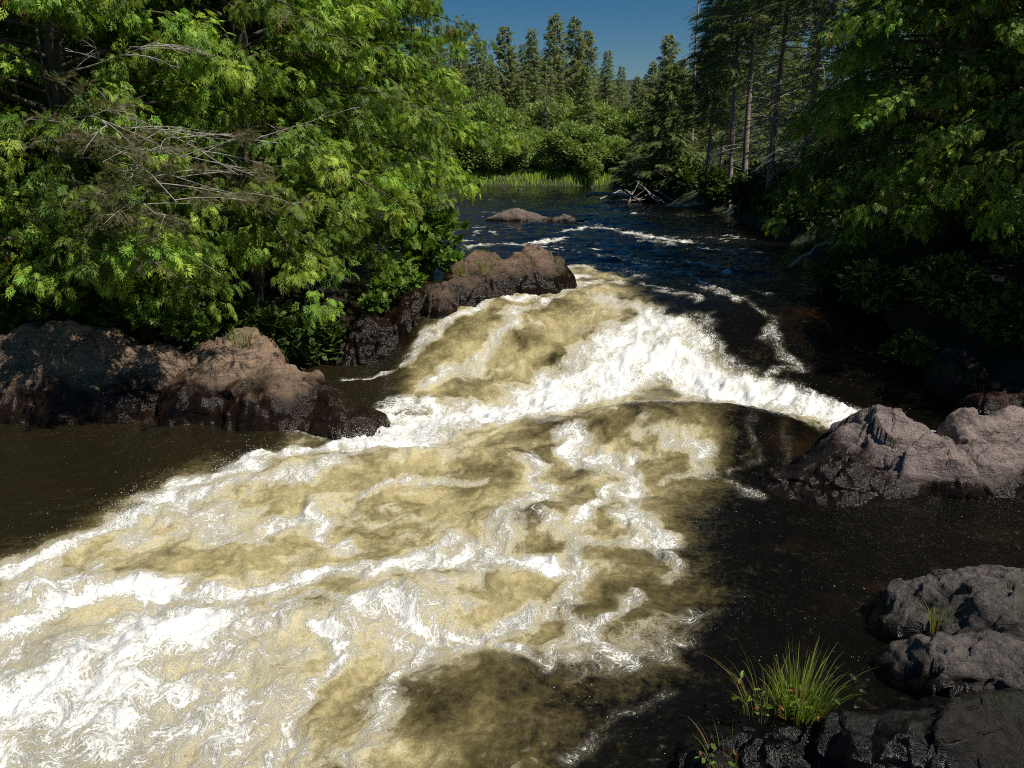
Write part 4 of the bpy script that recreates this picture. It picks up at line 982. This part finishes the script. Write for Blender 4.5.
# ---- the bare, thin-needled spruce boughs among the left cedars
def dead_spruce():
    r = np.random.default_rng(61); base = np.array(at_y(75, 250, 10.4)); bz = gz(base[0], base[1])
    root = empty('dying_spruce', (base[0], base[1], bz)); tag(root, 'dying spruce with pale bare twigs and thin needles among the left cedars', 'spruce')
    tb, lb, cb = MB(), MB(), MB()
    H = 4.6; zz = np.linspace(-.2, H, 10); tube(tb, np.stack([.05 * np.sin(zz), .05 * np.cos(zz), zz], -1), np.linspace(.045, .012, 10), 7)
    P, F = [], []
    def rec(p, d, L, rad, dep, needle):
        n = 6; s = np.linspace(0, 1, n)[:, None]
        curve = r.normal(0, .12, 3)
        pts = p + d * L * s + curve * L * s ** 2 + np.array([0, 0, -.12]) * L * s ** 2
        tube(lb, pts, np.linspace(rad, rad * .35, n), 4 if dep else 5)
        if dep >= 3: return
        m = [7, 5, 3][dep]
        for k in range(m):
            t = r.uniform(.25, 1.0); q = p + d * L * t + curve * L * t * t + np.array([0, 0, -.12]) * L * t * t
            d2 = d * .8 + np.cross(d, [0, 0, 1]) * r.choice([-1, 1]) * r.uniform(.5, 1.3) + np.array([0, 0, r.normal(0, .4)]); d2 /= np.linalg.norm(d2)
            rec(q, d2, L * r.uniform(.18, .36) * (1.25 - .6 * t), rad * .5, dep + 1, needle)
            if needle and dep >= 1:
                for j in range(4): 
                    P.append(q + d2 * L * .1 * j + r.normal(0, .02, 3)); F.append(d2 + r.normal(0, .3, 3))
    for (px, py, L, nd, y1) in [(225, 95, 0, 0, 8.7), (240, 112, 0, 0, 8.7), (205, 140, 0, 1, 8.5), (235, 160, 0, 1, 8.5), (180, 125, 0, 1, 8.7), (215, 190, 0, 1, 8.5), (165, 55, 0, 0, 8.9), (230, 215, 0, 1, 8.6), (150, 90, 0, 1, 8.6), (190, 220, 0, 1, 8.5)]:
        tip = np.array(at_y(px, py, y1)) - np.array([base[0], base[1], bz])
        st = np.array([0, 0, tip[2] - r.uniform(-.15, .3)]); d = tip - st; L = np.linalg.norm(d)
        rec(st, d / L, L, .012, 0, nd)
    P = np.array(P); F = np.array(F); m = len(P)
    t1 = twig_spruce(6, .03, .22)
    scatter(cb, t1, kites_q(t1), P, F, np.array([[0, 0, 1.]]) + r.normal(0, .5, (m, 3)), r.uniform(.07, .14, m), np.stack([r.uniform(.6, 1.3, m), r.random(m), (r.random(m) < .2) * .7], -1))
    put('trunk', tb.mesh('trunk'), M['bark'], root); put('branches', lb.mesh('branches'), M['bark_dead'], root); put('crown', cb.mesh('crown', False), M['deadneedle'], root)
dead_spruce()

# ---- broadleaved plants on the left bank
mp_ = bush_parts(.95, 2.4, 700, (.2, .34), 430, sprig=(5, .17, .42), lobes=14, accent=.03)
x, y, z = at_y(95, 240, 10.9); bush(x, y, mp_, M['maple'], 'maple sapling with broad light green leaves in front of the left edge cedar', 'sapling', 'maple_sapling', z=gz(x, y))
mp2 = bush_parts(.8, 1.9, 520, (.2, .32), 431, sprig=(5, .17, .42), lobes=12, accent=.1)
x, y, z = at_y(20, 240, 10.8); bush(x, y, mp2, M['maple'], 'darker maple sapling with a few orange leaves at the left edge', 'sapling', 'maple_sapling', z=gz(x, y))
mp3 = bush_parts(.95, 1.5, 620, (.2, .32), 432, sprig=(7, .15, .36), lobes=12)
x, y, z = at_y(425, 225, 15.2); bush(x, y, mp3, M['maple'], 'leafy alder hanging over the water behind the ridge rock', 'bush', 'alder_bush', z=z - .9)
hb = [bush_parts(.34, .34, 150, (.10, .18), 440 + k, sprig=(5, .17, .42), lobes=7, nstem=5) for k in range(3)]
for i, (px, py, Y, s, lb) in enumerate([(190, 330, 10.2, .9, 'light green herb on top of the domed pink rock'), (165, 318, 10.3, 1.2, 'fern like plant in the shade above the domed rock'), (135, 300, 10.4, 1.2, 'leafy plant between the shaded rock and the domed rock'),
                                        (385, 295, 13.1, 1.1, 'bright leafy plant on the left shoulder of the ridge rock'), (372, 305, 12.9, .8, 'small leafy plant lowest on the ridge rock'), (455, 262, 14.4, .9, 'grassy tuft of leaves behind the top of the ridge rock'),
                                        (480, 262, 14.2, .8, 'sprig of leaves in the middle of the ridge rock top'), (408, 282, 13.6, 1.1, 'leafy plant where the ridge rock meets the bank'), (245, 340, 10.8, .8, 'herb in the dark gap right of the domed rock')]):
    x, y, z = at_y(px, py, Y); bush(x, y, hb[i % 3], M['herb'], lb, 'plant', 'leafy_plant', z=z - .12, rz=i, sc=s)
x, y, z = at_y(440, 272, 14.1)
for i, (px, py, Y, s, lb) in enumerate([]): pass

# ---- grass tufts
def tuft(name, loc, n, h, spread, label, seed, leaves=0, dry=.2, lean=(0, 0), wd=.0045):
    r = np.random.default_rng(seed); mb = MB()
    for i in range(n):
        a = r.uniform(0, 2 * PI); q = spread * math.sqrt(r.random()) * .45
        p = np.array([q * math.cos(a), q * math.sin(a), -.02]); hh = h * r.uniform(.45, 1.1)
        out = np.array([math.cos(a), math.sin(a), 0]) * (q / spread * 1.1 + .15) * r.uniform(.3, 1.1) + np.array([lean[0], lean[1], 0])
        s = np.linspace(0, 1, 6)[:, None]
        pts = p + np.array([0, 0, hh]) * (s - .22 * s ** 3) + out * hh * .75 * s ** 1.8
        sd_ = np.cross(out + [0, 0, .3], [r.normal(), r.normal(), .2]); sd_ /= np.linalg.norm(sd_) + 1e-9
        w = wd * r.uniform(.6, 1.2) * (1 - s ** 1.5 * .93)
        V = np.concatenate([pts - sd_ * w, pts + sd_ * w]); k = np.arange(5)
        d_ = r.random() < dry
        mb.add(V, np.stack([k, k + 1, k + 7, k + 6], 1), None, [r.uniform(.7, 1.3), r.random() * (.6 if not d_ else 1), (.8 if d_ else 0)])
    o = put(name, mb.mesh(name, True), M['grass'], loc=loc); tag(o, label, 'grass tuft')
    if leaves:
        lb = MB(); m = leaves
        P = np.stack([r.normal(-.04, spread * .24, m), r.normal(-.02, spread * .2, m), r.uniform(.0, h * .38, m)], -1)
        t = leaf_broad(.26)
        scatter(lb, t, LEAFQ, P, unit(m) * [1, 1, .5] + [0, -.2, .2], np.array([[0, 0, 1.]]) + r.normal(0, .4, (m, 3)), r.uniform(.03, .055, m), np.stack([r.uniform(.7, 1.3, m), r.random(m), (r.random(m) < .15) * .8], -1))
        put('leaves', lb.mesh('leaves', False), M['herb'], o)
    return o
def rock_top(x, y):
    z = np.maximum(ground_z(x, y), level(x, y) - .02)
    for B, seed, rough in ROCKS:
        k = (np.abs(x - B[:, 0].mean()) < 4) & (np.abs(y - B[:, 1].mean()) < 4)
        if k.any(): z[k] = np.maximum(z[k], bumps_z(B, x[k], y[k], seed, rough))
    return z
def tuft_at(px, py, zg):
    Y = np.arange(2.2, 16, .03); q = np.array([at_y(px, py, v) for v in Y])
    top = rock_top(q[:, 0], q[:, 1]); i = int(np.argmax(q[:, 2] < top + .01))
    return (q[i, 0], q[i, 1], top[i])
tuft('grass_tuft', tuft_at(800, 716, .2), 300, .44, .30, 'green grass tuft with small leaves on the dark ledge at lower right', 71, 70, .12, (.12, .05))
tuft('grass_tuft', tuft_at(760, 712, .2), 45, .40, .22, 'reddish dry stems leaning left beside the green tuft', 72, 24, .6, (-.25, .05), .003)
tuft('grass_tuft', tuft_at(935, 632, .3), 40, .30, .12, 'thin wisp of grass growing on the broken grey rock', 73, 0, .3, (0, 0), .003)
tuft('grass_tuft', tuft_at(722, 772, .2), 26, .26, .2, 'brown seed stalks at the bottom edge left of the tuft', 74, 12, .9, (-.2, .1), .003)
for i, (px, py, zg, lb) in enumerate([(485, 272, 1.3, 'pale grass tuft on the crown of the ridge rock'), (462, 276, 1.2, 'grass tuft left of the pale one on the ridge rock'), (556, 262, 1.4, 'single thin sprig at the right shoulder of the ridge rock'),
                                      (150, 340, .9, 'grass tuft in the seam between the two left rocks'), (240, 345, .8, 'grass fringe behind the domed rock')]):
    tuft('grass_tuft', tuft_at(px, py, zg), [60, 45, 14, 60, 60][i], .32, .3, lb, 80 + i, 0, .2, wd=.005)

# ------------------------------------------------------------------ light
SUN_AZ, SUN_EL = R(124), R(57)
sd_ = np.array([math.sin(SUN_AZ) * math.cos(SUN_EL), math.cos(SUN_AZ) * math.cos(SUN_EL), math.sin(SUN_EL)])
from mathutils import Vector
sl = bpy.data.lights.new('sun', 'SUN'); sl.energy = 5.0; sl.angle = R(.5); sl.color = (1, .95, .86)
so = bpy.data.objects.new('sun', sl); C.objects.link(so); so.location = (20, 10, 40)
so.rotation_euler = Vector(sd_).to_track_quat('Z', 'Y').to_euler()
w = bpy.data.worlds.new('World'); bpy.context.scene.world = w; w.use_nodes = True
t = w.node_tree; t.nodes.clear(); n = N(t)
sk = n.n('ShaderNodeTexSky', sky_type='NISHITA'); sk.sun_disc = False; sk.sun_elevation = SUN_EL; sk.sun_rotation = SUN_AZ
sk.air_density = 1.0; sk.dust_density = .2; sk.ozone_density = 2.5; sk.altitude = 400
hs = n.n('ShaderNodeHueSaturation'); hs.inputs['Saturation'].default_value = 1.5; hs.inputs['Value'].default_value = .98; n.l(sk.outputs[0], hs.inputs['Color'])
bg = n.n('ShaderNodeBackground'); n.l(hs.outputs[0], bg.inputs[0]); bg.inputs[1].default_value = .05
wo = n.n('ShaderNodeOutputWorld'); n.l(bg.outputs[0], wo.inputs[0])

sc = bpy.context.scene
sc.view_settings.view_transform = 'Standard'; sc.view_settings.look = 'None'; sc.view_settings.exposure = 0; sc.view_settings.gamma = 1
sc.cycles.max_bounces = 6; sc.cycles.diffuse_bounces = 3; sc.cycles.glossy_bounces = 3; sc.cycles.transmission_bounces = 3; sc.cycles.transparent_max_bounces = 8
sc.cycles.use_denoising = False; sc.cycles.filter_width = 1.05; sc.cycles.sample_clamp_indirect = 3; sc.cycles.sample_clamp_direct = 2.2
